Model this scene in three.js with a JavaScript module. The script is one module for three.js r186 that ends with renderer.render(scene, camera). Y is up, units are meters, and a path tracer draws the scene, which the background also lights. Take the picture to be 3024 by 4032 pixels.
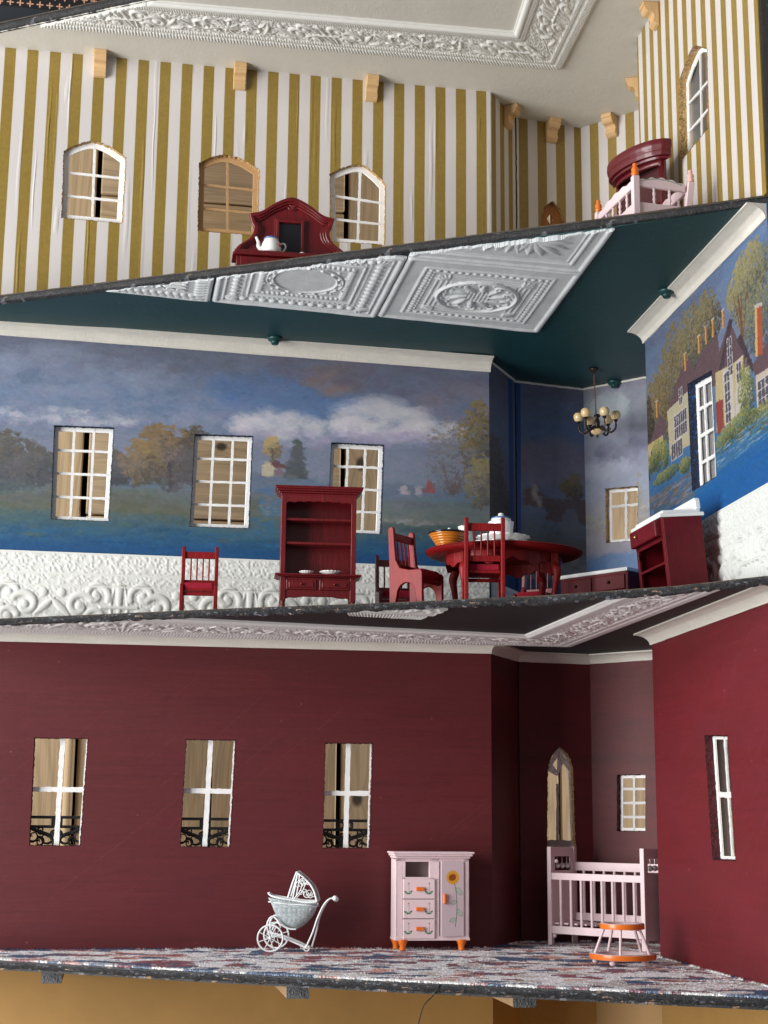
import * as THREE from 'three';
import { RoundedBoxGeometry } from 'three/addons/geometries/RoundedBoxGeometry.js';
import { mergeGeometries, toCreasedNormals } from 'three/addons/utils/BufferGeometryUtils.js';
import { RectAreaLightUniformsLib } from 'three/addons/lights/RectAreaLightUniformsLib.js';

// ---------- camera, light, exposure ----------
const scene = new THREE.Scene();
const camera = new THREE.PerspectiveCamera(37.337, 768 / 1024, 0.05, 60);
camera.position.set(0, 0.75, 0);
camera.rotation.set(0.20305, 0, 0.00862);
const renderer = new THREE.WebGLRenderer({ antialias: true });
renderer.setSize(768, 1024);
renderer.toneMapping = THREE.LinearToneMapping;
renderer.toneMappingExposure = 1.24;
renderer.shadowMap.enabled = true;
scene.background = new THREE.Color(0.165, 0.168, 0.178);
RectAreaLightUniformsLib.init();
function windowLight(pos, target, w, h, power, color) {
  const l = new THREE.RectAreaLight(color, power, w, h);
  l.position.set(...pos); l.lookAt(...target); scene.add(l);
  return l;
}
windowLight([-2.2, 1.0, -0.35], [0.05, 1.0, -1.85], 1.35, 2.4, 11.6, new THREE.Color(1.0, 0.985, 0.96));
windowLight([2.2, 0.9, -2.0], [0.1, 1.05, -2.24], 0.5, 1.3, 23, new THREE.Color(1.0, 0.96, 0.9));

// ---------- helpers ----------
let seed = 12345;
const rnd = () => { seed = (seed * 1664525 + 1013904223) >>> 0; return seed / 4294967296; };
const rr = (a, b) => a + (b - a) * rnd();
const V2 = (a, b) => new THREE.Vector2(a, b), V3 = (a, b, c) => new THREE.Vector3(a, b, c);
const hash = (x, y) => { let h = (x * 374761393 + y * 668265263) | 0; h = Math.imul(h ^ (h >>> 13), 1274126177); return ((h ^ (h >>> 16)) >>> 0) / 4294967296; };
function vnoise(x, y) {
  const xi = Math.floor(x), yi = Math.floor(y), fx = x - xi, fy = y - yi, u = fx * fx * (3 - 2 * fx), v = fy * fy * (3 - 2 * fy);
  return (hash(xi, yi) * (1 - u) + hash(xi + 1, yi) * u) * (1 - v) + (hash(xi, yi + 1) * (1 - u) + hash(xi + 1, yi + 1) * u) * v;
}
const fbm = (x, y, o = 4) => { let s = 0, a = 0.5, t = 0; for (let i = 0; i < o; i++) { s += a * vnoise(x, y); t += a; x = x * 2.03 + 17.1; y = y * 2.03 + 5.3; a *= 0.5; } return s / t; };
const clamp = (x, a = 0, b = 1) => Math.min(b, Math.max(a, x));
const smooth = (a, b, x) => { const t = clamp((x - a) / (b - a)); return t * t * (3 - 2 * t); };
const lin = (r, g, b) => new THREE.Color().setRGB(r, g, b);

const names = new Map();
const numbered = (n) => { const k = names.get(n) ?? 0; names.set(n, k + 1); return k ? `${n}_${String(k).padStart(3, '0')}` : n; };
function add(parent, o, name, label) {
  o.name = parent === scene ? numbered(name) : name;
  o.traverse((m) => { m.castShadow = true; m.receiveShadow = true; });
  if (label) o.userData.label = label;
  parent.add(o);
  return o;
}
const norm = (g) => { // every geometry: indexed off, position + normal + uv only
  let h = g.index ? g.toNonIndexed() : g;
  if (!h.attributes.normal) h.computeVertexNormals();
  if (!h.attributes.uv) h.setAttribute('uv', new THREE.BufferAttribute(new Float32Array(h.attributes.position.count * 2), 2));
  for (const k of Object.keys(h.attributes)) if (!['position', 'normal', 'uv'].includes(k)) h.deleteAttribute(k);
  h.groups = [];
  return h;
};
const merge = (gs) => { const a = gs.flat(Infinity).map(norm); return a.length === 1 ? a[0] : mergeGeometries(a); };
function mesh(name, gs, mat, parent = scene, label) {
  return add(parent, new THREE.Mesh(merge([gs]), mat), name, label);
}
function thing(name, label, category, pos, turn = 0, group) {
  const o = new THREE.Group(); o.position.set(...pos); o.rotation.y = turn;
  add(scene, o, name); o.userData = { label, category };
  if (group) o.userData.group = group;
  return o;
}
function tag(o, label, category, group) { o.userData.label = label; o.userData.category = category; if (group) o.userData.group = group; return o; }
const mv = (g, x = 0, y = 0, z = 0) => g.translate(x, y, z);
function box(w, h, d, x = 0, y = 0, z = 0, r = 0.0006) {
  r = Math.min(r, w * 0.45, h * 0.45, d * 0.45);
  const g = new RoundedBoxGeometry(w, h, d, 1, r);
  const p = g.attributes.position, n = g.attributes.normal, uv = new Float32Array(p.count * 2);
  for (let i = 0; i < p.count; i++) { // uv in metres by dominant axis
    const ax = Math.abs(n.getX(i)), ay = Math.abs(n.getY(i)), az = Math.abs(n.getZ(i));
    let u, v; if (ax > ay && ax > az) { u = p.getZ(i); v = p.getY(i); } else if (ay > az) { u = p.getX(i); v = p.getZ(i); } else { u = p.getX(i); v = p.getY(i); }
    uv[2 * i] = u + x; uv[2 * i + 1] = v + y;
  }
  g.setAttribute('uv', new THREE.BufferAttribute(uv, 2));
  return mv(g, x, y, z);
}
const cyl = (r0, r1, h, x = 0, y = 0, z = 0, seg = 16) => mv(new THREE.CylinderGeometry(r1, r0, h, seg), x, y + h / 2, z);
const ball = (r, x = 0, y = 0, z = 0, seg = 16) => mv(new THREE.SphereGeometry(r, seg, Math.ceil(seg * 0.7)), x, y, z);
const lathe = (pts, x = 0, y = 0, z = 0, seg = 20) => mv(new THREE.LatheGeometry(pts.map((p) => V2(...p)), seg), x, y, z);
function taper(points, radii, seg = 16, rad = 8, sx = 1) {
  const c = new THREE.CatmullRomCurve3(points.map((p) => V3(...p))), fr = c.computeFrenetFrames(seg, false), pos = [], uv = [], idx = [];
  const R = (t) => { const k = t * (radii.length - 1), i = Math.min(radii.length - 2, Math.floor(k)); return radii[i] + (radii[i + 1] - radii[i]) * (k - i); };
  for (let i = 0; i <= seg; i++) {
    const P = c.getPoint(i / seg), r = R(i / seg);
    for (let j = 0; j <= rad; j++) {
      const a = j / rad * 2 * Math.PI, q = P.clone().addScaledVector(fr.normals[i], Math.cos(a) * r * sx).addScaledVector(fr.binormals[i], Math.sin(a) * r);
      pos.push(q.x, q.y, q.z); uv.push(j / rad * 0.01, i / seg * 0.05);
    }
  }
  for (let i = 0; i < seg; i++) for (let j = 0; j < rad; j++) { const a = i * (rad + 1) + j, b = a + rad + 1; idx.push(a, a + 1, b, b, a + 1, b + 1); }
  for (const [k, s] of [[0, 1], [seg, -1]]) { // caps
    const P = c.getPoint(k / seg), m = pos.length / 3; pos.push(P.x, P.y, P.z); uv.push(0, 0);
    for (let j = 0; j < rad; j++) { const a = k * (rad + 1) + j; s > 0 ? idx.push(m, a + 1, a) : idx.push(m, a, a + 1); }
  }
  const g = new THREE.BufferGeometry(); g.setIndex(idx);
  g.setAttribute('position', new THREE.Float32BufferAttribute(pos, 3)); g.setAttribute('uv', new THREE.Float32BufferAttribute(uv, 2));
  g.computeVertexNormals(); return g;
}
const wire = (pts, r, seg = 24, rad = 6) => taper(pts, [r, r], seg, rad);
const shapeOf = (pts, holes = []) => { const s = new THREE.Shape(pts.map((p) => V2(...p))); for (const h of holes) s.holes.push(new THREE.Path(h.map((p) => V2(...p)))); return s; };
function extr(pts, depth, bevel = 0.0005, holes = [], z = 0) { // extruded along +z from z
  const g = new THREE.ExtrudeGeometry(shapeOf(pts, holes), { depth: Math.max(depth - 2 * bevel, 1e-5), bevelEnabled: bevel > 0, bevelSize: bevel, bevelThickness: bevel, bevelOffset: -bevel, bevelSegments: 1, curveSegments: 12 });
  return mv(g, 0, 0, z + bevel);
}
const arc = (cx, cy, rx, ry, a0, a1, n = 12) => Array.from({ length: n + 1 }, (_, i) => { const a = a0 + (a1 - a0) * i / n; return [cx + rx * Math.cos(a), cy + ry * Math.sin(a)]; });
const curve2 = (pts, n = 24) => new THREE.SplineCurve(pts.map((p) => V2(...p))).getPoints(n).map((p) => [p.x, p.y]);
const ry = (g, a) => g.rotateY(a), rx = (g, a) => g.rotateX(a), rz = (g, a) => g.rotateZ(a);
function polyArea(p) { let a = 0; for (let i = 0; i < p.length; i++) { const [x, y] = p[i], [u, v] = p[(i + 1) % p.length]; a += x * v - u * y; } return a / 2; }
function offset(poly, d) { // grow (d > 0) a polygon
  const s = polyArea(poly) > 0 ? 1 : -1, n = poly.length;
  return poly.map((p, i) => {
    const a = poly[(i + n - 1) % n], b = poly[(i + 1) % n];
    const u = V2(p[0] - a[0], p[1] - a[1]).normalize(), v = V2(b[0] - p[0], b[1] - p[1]).normalize();
    const n1 = V2(u.y, -u.x).multiplyScalar(s), n2 = V2(v.y, -v.x).multiplyScalar(s), m = n1.clone().add(n2);
    const k = 2 * d / Math.max(0.3, m.lengthSq());
    return [p[0] + m.x * k, p[1] + m.y * k];
  });
}
function ragged(poly, step = 0.004, amp = 0.0007) {
  const out = [];
  for (let i = 0; i < poly.length; i++) {
    const a = poly[i], b = poly[(i + 1) % poly.length], L = Math.hypot(b[0] - a[0], b[1] - a[1]), n = Math.max(1, Math.round(L / step));
    for (let k = 0; k < n; k++) { const t = k / n; out.push([a[0] + (b[0] - a[0]) * t + rr(-amp, amp), a[1] + (b[1] - a[1]) * t + rr(-amp, amp)]); }
  }
  return out;
}
function ringStrip(poly, z0, z1, rough = 0.0004, nz = 4) { // the cut faces round an opening
  const pos = [], idx = [], uv = [], n = poly.length; let L = 0;
  for (let k = 0; k <= nz; k++) { L = 0; for (let i = 0; i <= n; i++) { const p = poly[i % n], q = poly[(i + 1) % n]; const j = k && k < nz ? rough : 0; pos.push(p[0] + rr(-j, j), p[1] + rr(-j, j), z0 + (z1 - z0) * k / nz); uv.push(L, (z1 - z0) * k / nz); L += Math.hypot(q[0] - p[0], q[1] - p[1]); } }
  for (let k = 0; k < nz; k++) for (let i = 0; i < n; i++) { const a = k * (n + 1) + i, b = a + n + 1; idx.push(a, b, a + 1, a + 1, b, b + 1); }
  const g = new THREE.BufferGeometry(); g.setIndex(idx); g.setAttribute('position', new THREE.Float32BufferAttribute(pos, 3)); g.setAttribute('uv', new THREE.Float32BufferAttribute(uv, 2)); g.computeVertexNormals(); return g;
}

// ---------- reliefs: stamped height fields turned into real meshes ----------
class Relief {
  constructor(w, h, res = 0.0011) { this.w = w; this.h = h; this.nx = Math.ceil(w / res) + 1; this.ny = Math.ceil(h / res) + 1; this.dx = w / (this.nx - 1); this.dy = h / (this.ny - 1); this.H = new Float32Array(this.nx * this.ny); }
  stamp(x, y, r, ht, flat = 0.5, ex = 1, ey = 1) {
    const rx_ = r * ex, ry_ = r * ey;
    for (let j = Math.max(0, Math.ceil((y - ry_) / this.dy)); j <= Math.min(this.ny - 1, (y + ry_) / this.dy); j++)
      for (let i = Math.max(0, Math.ceil((x - rx_) / this.dx)); i <= Math.min(this.nx - 1, (x + rx_) / this.dx); i++) {
        const a = (i * this.dx - x) / rx_, b = (j * this.dy - y) / ry_, d = a * a + b * b;
        if (d < 1) { const v = ht * Math.pow(1 - d, flat), k = j * this.nx + i; if (v > this.H[k]) this.H[k] = v; }
      }
  }
  stroke(pts, r0, r1, ht) {
    const c = new THREE.SplineCurve(pts.map((p) => V2(...p))), n = Math.max(4, Math.ceil(c.getLength() / (this.dx * 0.8)));
    for (let i = 0; i <= n; i++) { const t = i / n, p = c.getPoint(t), r = r0 + (r1 - r0) * t; this.stamp(p.x, p.y, r, ht * (0.45 + 0.55 * r / Math.max(r0, r1))); }
  }
  spiral(cx, cy, R, turns, a0, dir, r0, r1, ht) { const p = []; for (let i = 0; i <= 26; i++) { const t = i / 26, a = a0 + dir * turns * 2 * Math.PI * t, q = R * (1 - 0.86 * t); p.push([cx + q * Math.cos(a), cy + q * Math.sin(a)]); } this.stroke(p, r0, r1, ht); this.stamp(cx, cy, r1 * 1.5, ht * 1.15); }
  rope(x0, y0, x1, y1, pitch, w, ht, lean = 0.5) { const L = Math.hypot(x1 - x0, y1 - y0), n = Math.round(L / pitch), ux = (x1 - x0) / L, uy = (y1 - y0) / L; for (let i = 0; i <= n; i++) { const c = [x0 + ux * i * L / n, y0 + uy * i * L / n], a = [c[0] - uy * w - ux * w * lean, c[1] + ux * w - uy * w * lean], b = [c[0] + uy * w + ux * w * lean, c[1] - ux * w + uy * w * lean]; this.stroke([a, c, b], pitch * 0.5, pitch * 0.5, ht); } }
  beads(x0, y0, x1, y1, pitch, r, ht, ex = 1, ey = 1) { const L = Math.hypot(x1 - x0, y1 - y0), n = Math.round(L / pitch); for (let i = 0; i <= n; i++) this.stamp(x0 + (x1 - x0) * i / n, y0 + (y1 - y0) * i / n, r, ht, 0.5, ex, ey); }
  bar(x0, y0, x1, y1, r, ht) { this.stroke([[x0, y0], [(x0 + x1) / 2, (y0 + y1) / 2], [x1, y1]], r, r, ht); }
  leaf(x, y, a, L, w, ht) { const c = Math.cos(a), s = Math.sin(a); for (let i = 0; i <= 14; i++) { const t = i / 14; this.stamp(x + c * L * t, y + s * L * t, Math.max(0.0008, w * Math.sin(Math.PI * (0.12 + 0.86 * t))), ht * (0.6 + 0.4 * Math.sin(Math.PI * t))); } }
  pebble(scale, ht, x0 = 0, x1 = 9, y0 = 0, y1 = 9, below = 0.0006) { for (let j = 0; j < this.ny; j++) for (let i = 0; i < this.nx; i++) { const x = i * this.dx, y = j * this.dy, k = j * this.nx + i; if (x < x0 || x > x1 || y < y0 || y > y1 || this.H[k] > below) continue; this.H[k] += ht * smooth(0.35, 0.75, vnoise(x / scale + 3.1, y / scale + 7.7)); } }
  wobble(ht, scale = 0.02) { for (let j = 0; j < this.ny; j++) for (let i = 0; i < this.nx; i++) this.H[j * this.nx + i] += ht * (fbm(i * this.dx / scale, j * this.dy / scale, 3) - 0.5); return this; }
  geo(map, keep) { // map(u, v, h) with u, v in 0..1 -> Vector3; keep(P) drops cells
    const { nx, ny } = this, pos = new Float32Array(nx * ny * 3), uv = new Float32Array(nx * ny * 2), base = [], idx = [], ok = new Uint8Array((nx - 1) * (ny - 1));
    for (let j = 0; j < ny; j++) for (let i = 0; i < nx; i++) { const k = j * nx + i, p = map(i / (nx - 1), j / (ny - 1), this.H[k]); pos[3 * k] = p.x; pos[3 * k + 1] = p.y; pos[3 * k + 2] = p.z; uv[2 * k] = i * this.dx; uv[2 * k + 1] = j * this.dy; }
    for (let j = 0; j < ny - 1; j++) for (let i = 0; i < nx - 1; i++) { const P = map((i + 0.5) / (nx - 1), (j + 0.5) / (ny - 1), 0); if (!keep || keep(P)) { ok[j * (nx - 1) + i] = 1; const a = j * nx + i, b = a + nx; idx.push(a, a + 1, b, b, a + 1, b + 1); } }
    const all = Array.from(pos), auv = Array.from(uv), side = (i0, j0, i1, j1) => { const q = all.length / 3; for (const [i, j] of [[i0, j0], [i1, j1]]) { const k = j * nx + i, b = map(i / (nx - 1), j / (ny - 1), -0.0025); all.push(pos[3 * k], pos[3 * k + 1], pos[3 * k + 2], b.x, b.y, b.z); auv.push(0, 0, 0, 0.002); } idx.push(q, q + 1, q + 2, q + 2, q + 1, q + 3); };
    const is = (i, j) => i >= 0 && j >= 0 && i < nx - 1 && j < ny - 1 && ok[j * (nx - 1) + i];
    for (let j = 0; j < ny - 1; j++) for (let i = 0; i < nx - 1; i++) if (is(i, j)) { if (!is(i - 1, j)) side(i, j, i, j + 1); if (!is(i + 1, j)) side(i + 1, j + 1, i + 1, j); if (!is(i, j - 1)) side(i + 1, j, i, j); if (!is(i, j + 1)) side(i, j + 1, i + 1, j + 1); }
    const g = new THREE.BufferGeometry(); g.setIndex(idx); g.setAttribute('position', new THREE.Float32BufferAttribute(all, 3)); g.setAttribute('uv', new THREE.Float32BufferAttribute(auv, 2)); g.computeVertexNormals(); return g;
  }
}

// ---------- textures ----------
function dataTex(n, m, f, srgb = true, rep = true) { // f(u, v, out) writes sRGB 0..255
  const d = new Uint8Array(n * m * 4), o = [0, 0, 0];
  for (let j = 0; j < m; j++) for (let i = 0; i < n; i++) { f(i / n, j / m, o); const k = 4 * (j * n + i); d[k] = clamp(o[0], 0, 255); d[k + 1] = clamp(o[1], 0, 255); d[k + 2] = clamp(o[2], 0, 255); d[k + 3] = 255; }
  const t = new THREE.DataTexture(d, n, m); t.magFilter = THREE.LinearFilter; t.minFilter = THREE.LinearMipmapLinearFilter; t.generateMipmaps = true;
  if (rep) t.wrapS = t.wrapT = THREE.RepeatWrapping; if (srgb) t.colorSpace = THREE.SRGBColorSpace; t.needsUpdate = true; return t;
}
function canvasTex(w, h, draw, srgb = true) {
  const c = document.createElement('canvas'); c.width = w; c.height = h; draw(c.getContext('2d'), w, h);
  const t = new THREE.CanvasTexture(c); if (srgb) t.colorSpace = THREE.SRGBColorSpace; return t;
}
const tile = (t, m) => { t.repeat.set(1 / m, 1 / m); return t; }; // uv are metres
// periodic noise so that tiles join
const pn = (u, v, k, s) => { const a = fbm(u * k, v * k * s, 4), b = fbm((u - 1) * k, v * k * s, 4), c = fbm(u * k, (v - 1) * k * s, 4), d = fbm((u - 1) * k, (v - 1) * k * s, 4); return (a * (1 - u) + b * u) * (1 - v) + (c * (1 - u) + d * u) * v; };
const greyNoise = (n, f) => dataTex(n, n, (u, v, o) => { const g = f(u, v) * 255; o[0] = o[1] = o[2] = g; }, false);
const paintBump = tile(greyNoise(512, (u, v) => 0.6 * pn(u, v, 60, 1) + 0.4 * pn(u + 0.3, v, 200, 0.2)), 0.25);
const brushBump = tile(greyNoise(512, (u, v) => 0.5 * pn(u, v, 30, 1) + 0.5 * pn(u + 0.3, v, 14, 9)), 0.3);
const fineBump = tile(greyNoise(512, (u, v) => pn(u, v, 120, 1)), 0.12);
const woodBump = tile(greyNoise(512, (u, v) => pn(u, v, 90, 0.08)), 0.08);
function tone(r, g, b, amp, k, s, size, m = 0.3) { // base sRGB tone with mottling, m metres per repeat
  return tile(dataTex(size, size, (u, v, o) => { const n = (pn(u, v, k, s) - 0.5) * 2 * amp, w = (pn(u + 0.37, v + 0.11, k * 6, s) - 0.5) * amp; o[0] = r * (1 + n + w); o[1] = g * (1 + n + w); o[2] = b * (1 + n + w); }), m);
}
const M = {};
const std = (o) => new THREE.MeshStandardMaterial(o), phy = (o) => new THREE.MeshPhysicalMaterial(o);
M.maroon = std({ map: tile(dataTex(1024, 1024, (u, v, o) => { const n = pn(u, v, 5, 1.6) - 0.5, s = pn(u, v, 9, 5) - 0.5, q = pn(u + 0.5, v, 110, 0.5) - 0.5, k = 1 + 0.34 * n + 0.3 * s + 0.16 * q, w = 26 * Math.max(0, pn(u + 0.2, v + 0.7, 7, 3.5) - 0.5); o[0] = 80 * k + w * 0.7; o[1] = 15 * k + w * 0.6; o[2] = 22 * k + w * 0.6; }), 0.42), roughness: 0.6, bumpMap: brushBump, bumpScale: 0.00035 });
M.maroonCut = std({ map: tone(80, 26, 34, 0.35, 40, 1, 256, 0.05), roughness: 0.85, bumpMap: fineBump, bumpScale: 0.003 });
M.tan = std({ map: tone(166, 128, 72, 0.07, 5, 1, 512, 0.5), roughness: 0.6, bumpMap: brushBump, bumpScale: 0.0003 });
M.ivory = std({ map: tone(214, 211, 202, 0.03, 6, 1, 256, 0.3), roughness: 0.6, bumpMap: paintBump, bumpScale: 0.0004 });
M.cornice = std({ map: tone(212, 208, 198, 0.05, 14, 4, 256, 0.2), roughness: 0.45, bumpMap: paintBump, bumpScale: 0.0005 });
M.foam = std({ color: lin(0.72, 0.72, 0.69), roughness: 0.75 });
M.wainscot = std({ color: lin(0.69, 0.70, 0.67), roughness: 0.75 });
M.tileGrey = std({ map: tone(218, 222, 224, 0.04, 20, 1, 256, 0.1), roughness: 0.55, bumpMap: fineBump, bumpScale: 0.0004 });
M.teal = std({ map: tile(dataTex(1024, 1024, (u, v, o) => { const n = 1 + 0.25 * (pn(u, v, 6, 1) - 0.5); o[0] = 14 * n; o[1] = 62 * n; o[2] = 66 * n; const c = hash(Math.floor(u * 1024 / 3), Math.floor(v * 1024 / 3)); if (c > 0.9992) { o[0] = 120; o[1] = 130; o[2] = 130; } }), 0.4), roughness: 0.5, bumpMap: paintBump, bumpScale: 0.0005 });
M.tealTrim = std({ color: lin(0.008, 0.05, 0.05), roughness: 0.4 });
M.blackCeil = std({ map: tone(34, 33, 34, 0.2, 8, 1, 256, 0.3), roughness: 0.6, bumpMap: paintBump, bumpScale: 0.0005 });
M.edge = std({ map: tile(dataTex(1024, 256, (u, v, o) => { let g = 34 + 36 * (pn(u, v, 30, 0.8) - 0.4) + 30 * (pn(u + 0.1, v, 8, 1) - 0.5); const s = pn(u, v + 0.3, 46, 1.2), w = pn(u + 0.6, v, 20, 0.7); o[0] = g; o[1] = g; o[2] = g + 3; if (s > 0.69) { const k = smooth(0.69, 0.76, s) * 0.8; o[0] += (150 - g) * k; o[1] += (120 - g) * k; o[2] += (90 - g) * k; } if (w > 0.7) { const k = smooth(0.7, 0.8, w) * 0.5; o[0] += 110 * k; o[1] += 112 * k; o[2] += 118 * k; } }), 0.25), roughness: 0.65, bumpMap: fineBump, bumpScale: 0.0015 });
M.edgeWorn = std({ map: tile(dataTex(1024, 256, (u, v, o) => { const g = 34 + 56 * (pn(u, v, 40, 0.8) - 0.45) + 12 * Math.sin(v * 80 + 3 * pn(u, v, 12, 1)); o[0] = g; o[1] = g; o[2] = g + 4; const s = pn(u, v + 0.3, 50, 1.1), w = pn(u + 0.6, v, 34, 0.8); if (s > 0.6) { const k = smooth(0.6, 0.72, s); o[0] += (165 - g) * k; o[1] += (135 - g) * k; o[2] += (105 - g) * k; } if (w > 0.67) { const k = smooth(0.67, 0.76, w) * 0.55; o[0] += 130 * k; o[1] += 134 * k; o[2] += 142 * k; } }), 0.2), roughness: 0.7, bumpMap: fineBump, bumpScale: 0.003 });
M.white = std({ color: lin(0.86, 0.86, 0.85), roughness: 0.4, bumpMap: fineBump, bumpScale: 0.0006 });
M.bareFrame = std({ color: lin(0.46, 0.27, 0.12), roughness: 0.6, bumpMap: fineBump, bumpScale: 0.0008 });
M.rawBoard = std({ map: tone(190, 154, 104, 0.2, 30, 1, 256, 0.06), roughness: 0.9, bumpMap: fineBump, bumpScale: 0.003 });
M.brownDoor = std({ map: tone(150, 92, 40, 0.12, 14, 0.2, 256, 0.05), roughness: 0.6 });
M.blueCut = std({ map: tone(22, 34, 62, 0.5, 40, 1, 256, 0.05), roughness: 0.7, bumpMap: fineBump, bumpScale: 0.002 });
M.iron = std({ color: lin(0.012, 0.012, 0.013), roughness: 0.45 });
M.boardBack = std({ color: lin(0.05, 0.03, 0.02), roughness: 0.9 });
M.blackGap = std({ color: lin(0.006, 0.005, 0.005), roughness: 0.9 });
function planks(n, m, r, g, b, ringU, knots) { // grain along v
  const one = (u, v, o) => {
    let x = u; for (const [kx, ky, kr] of knots) { const dx = u - kx, dy = (v - ky) * 2, d = dx * dx + dy * dy; x += 0.5 * kr * dx / (0.02 + d * 14); }
    const w = fbm(x * 2, v * 1.3, 3), gr = Math.sin((x * ringU + w * 7 + 0.8 * fbm(x * 30, v * 2, 2)) * 6.283) * 0.5 + 0.5, f = fbm(x * 140, v * 5, 2) - 0.5;
    let k = 1 - 0.09 * gr * gr + 0.12 * f + 0.16 * (w - 0.5);
    for (const [kx, ky, kr] of knots) { const d = Math.hypot(u - kx, (v - ky) * 2.2); k *= 1 - 0.6 * (1 - smooth(kr * 0.12, kr * 0.32, d)); }
    o[0] = r * k; o[1] = g * k * (0.98 + 0.03 * f); o[2] = b * k * (0.95 + 0.1 * f);
  };
  const q = [0, 0, 0]; // joins end to end
  return dataTex(n, m, (u, v, o) => { one(u, v, o); const t = smooth(0.8, 1, v); if (t > 0) { one(u, v - 1, q); for (let i = 0; i < 3; i++) o[i] += (q[i] - o[i]) * t; } });
}
const plankA = planks(512, 1024, 214, 194, 164, 5, [[0.3, 0.2, 0.2], [0.75, 0.62, 0.16], [0.5, 0.86, 0.12]]);
const plankB = planks(512, 1024, 212, 190, 156, 9, [[0.62, 0.3, 0.24]]);
M.plankA = std({ map: plankA, roughness: 0.75 }); M.plankB = std({ map: plankB, roughness: 0.75 });
M.redWood = phy({ map: tile(dataTex(512, 512, (u, v, o) => { const k = 1 + 0.5 * (pn(u, v, 40, 0.1) - 0.5) + 0.25 * (pn(u, v, 6, 1) - 0.5); o[0] = 98 * k; o[1] = 3 * k; o[2] = 10 * k; }), 0.06), roughness: 0.45, clearcoat: 0.25, clearcoatRoughness: 0.15, bumpMap: woodBump, bumpScale: 0.0003 });
M.chairWood = phy({ map: tile(dataTex(512, 512, (u, v, o) => { const k = 1 + 0.4 * (pn(u, v, 40, 0.1) - 0.5) + 0.3 * (pn(u, v, 6, 1) - 0.5); o[0] = 120 * k; o[1] = 14 * k; o[2] = 18 * k; }), 0.06), roughness: 0.5, specularIntensity: 0.5, clearcoat: 0.08, clearcoatRoughness: 0.2, bumpMap: woodBump, bumpScale: 0.0003 });
M.darkWood = phy({ map: tile(dataTex(512, 512, (u, v, o) => { const k = 1 + 0.3 * (pn(u, v, 40, 0.1) - 0.5) + 0.3 * (pn(u, v, 9, 1) - 0.5); o[0] = 88 * k; o[1] = 8 * k; o[2] = 20 * k; }), 0.06), roughness: 0.5, specularIntensity: 0.5, clearcoat: 0.05, clearcoatRoughness: 0.4, bumpMap: fineBump, bumpScale: 0.0003 });
M.velvet = phy({ map: tone(178, 6, 46, 0.3, 30, 1, 256, 0.03), roughness: 0.9, sheen: 0.6, sheenColor: lin(0.5, 0.02, 0.08), sheenRoughness: 0.5, bumpMap: fineBump, bumpScale: 0.002 });
M.innerRed = std({ color: lin(0.34, 0.006, 0.008), roughness: 0.5 });
M.darkGlass = phy({ color: lin(0.01, 0.01, 0.012), roughness: 0.15 });
M.china = phy({ color: lin(0.80, 0.81, 0.80), roughness: 0.15, clearcoat: 0.6, clearcoatRoughness: 0.1 });
M.chinaBlue = phy({ color: lin(0.06, 0.13, 0.34), roughness: 0.2 });
M.chinaRed = phy({ color: lin(0.4, 0.06, 0.05), roughness: 0.2 });
M.pink = std({ map: tone(226, 203, 207, 0.03, 10, 1, 256, 0.1), roughness: 0.45, bumpMap: fineBump, bumpScale: 0.0003 });
M.orange = phy({ color: lin(0.78, 0.17, 0.008), roughness: 0.35, clearcoat: 0.3 });
M.whiteMetal = std({ color: lin(0.80, 0.84, 0.85), roughness: 0.35 });
M.brass = std({ color: lin(0.42, 0.24, 0.09), roughness: 0.35, metalness: 0.8 });
M.bronze = std({ map: tone(62, 50, 44, 0.5, 30, 1, 256, 0.02), roughness: 0.35, metalness: 0.6 });
M.copperChain = std({ color: lin(0.20, 0.10, 0.07), roughness: 0.4, metalness: 0.6 });
M.corbel = std({ map: tone(204, 168, 120, 0.07, 20, 0.15, 256, 0.05), roughness: 0.7 });
M.joist = std({ map: tone(112, 114, 118, 0.4, 30, 0.4, 256, 0.06), roughness: 0.8, bumpMap: fineBump, bumpScale: 0.002 });
M.joistSide = std({ map: tone(176, 146, 110, 0.1, 30, 0.15, 256, 0.06), roughness: 0.8 });
// ---------- the dollhouse: plan of each storey (x, z) and heights ----------
const NODES = {1: {L: [-0.5253, -1.8834], A: [0.1416, -1.9825], B: [0.185, -2.0775], C: [0.2883, -2.1084], P: [0.3726, -2.0425], D: [0.3315, -1.8609], E: [0.391, -1.4474]}, 2: {L: [-0.5253, -1.8634], A: [0.1412, -1.9817], B: [0.1848, -2.0772], C: [0.2873, -2.1147], P: [0.3717, -2.0489], D: [0.331, -1.8486], E: [0.385, -1.4459]}, 3: {L: [-0.5253, -1.8834], A: [0.1469, -2.0], B: [0.1891, -2.0787], C: [0.2904, -2.1119], P: [0.3747, -2.046], D: [0.331, -1.8486], E: [0.385, -1.4459]}};
const ROOT = [0, 0.2, -1.75];
const house = thing('dollhouse', 'cut-away dollhouse of three papered and painted storeys seen from its open front', 'dollhouse', ROOT);
const H = { g0: 0.22, f1: 0.598, c1: 0.9826, f2: 0.986, c2: 1.3706, f3: 1.382, c3: 1.776, f4: 1.789, top: 2.2 };
const SEQ = ['L', 'A', 'B', 'C', 'P', 'D', 'E'];
const WALL = {};
for (const k of [1, 2, 3]) [['B', 0], ['J', 1], ['T', 2], ['U', 3], ['V', 4], ['R', 5]].forEach(([w, i]) => {
  const a = NODES[k][SEQ[i]], b = NODES[k][SEQ[i + 1]], L = Math.hypot(b[0] - a[0], b[1] - a[1]);
  WALL[w + k] = { o: a, d: [(b[0] - a[0]) / L, (b[1] - a[1]) / L], len: L };
});
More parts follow.
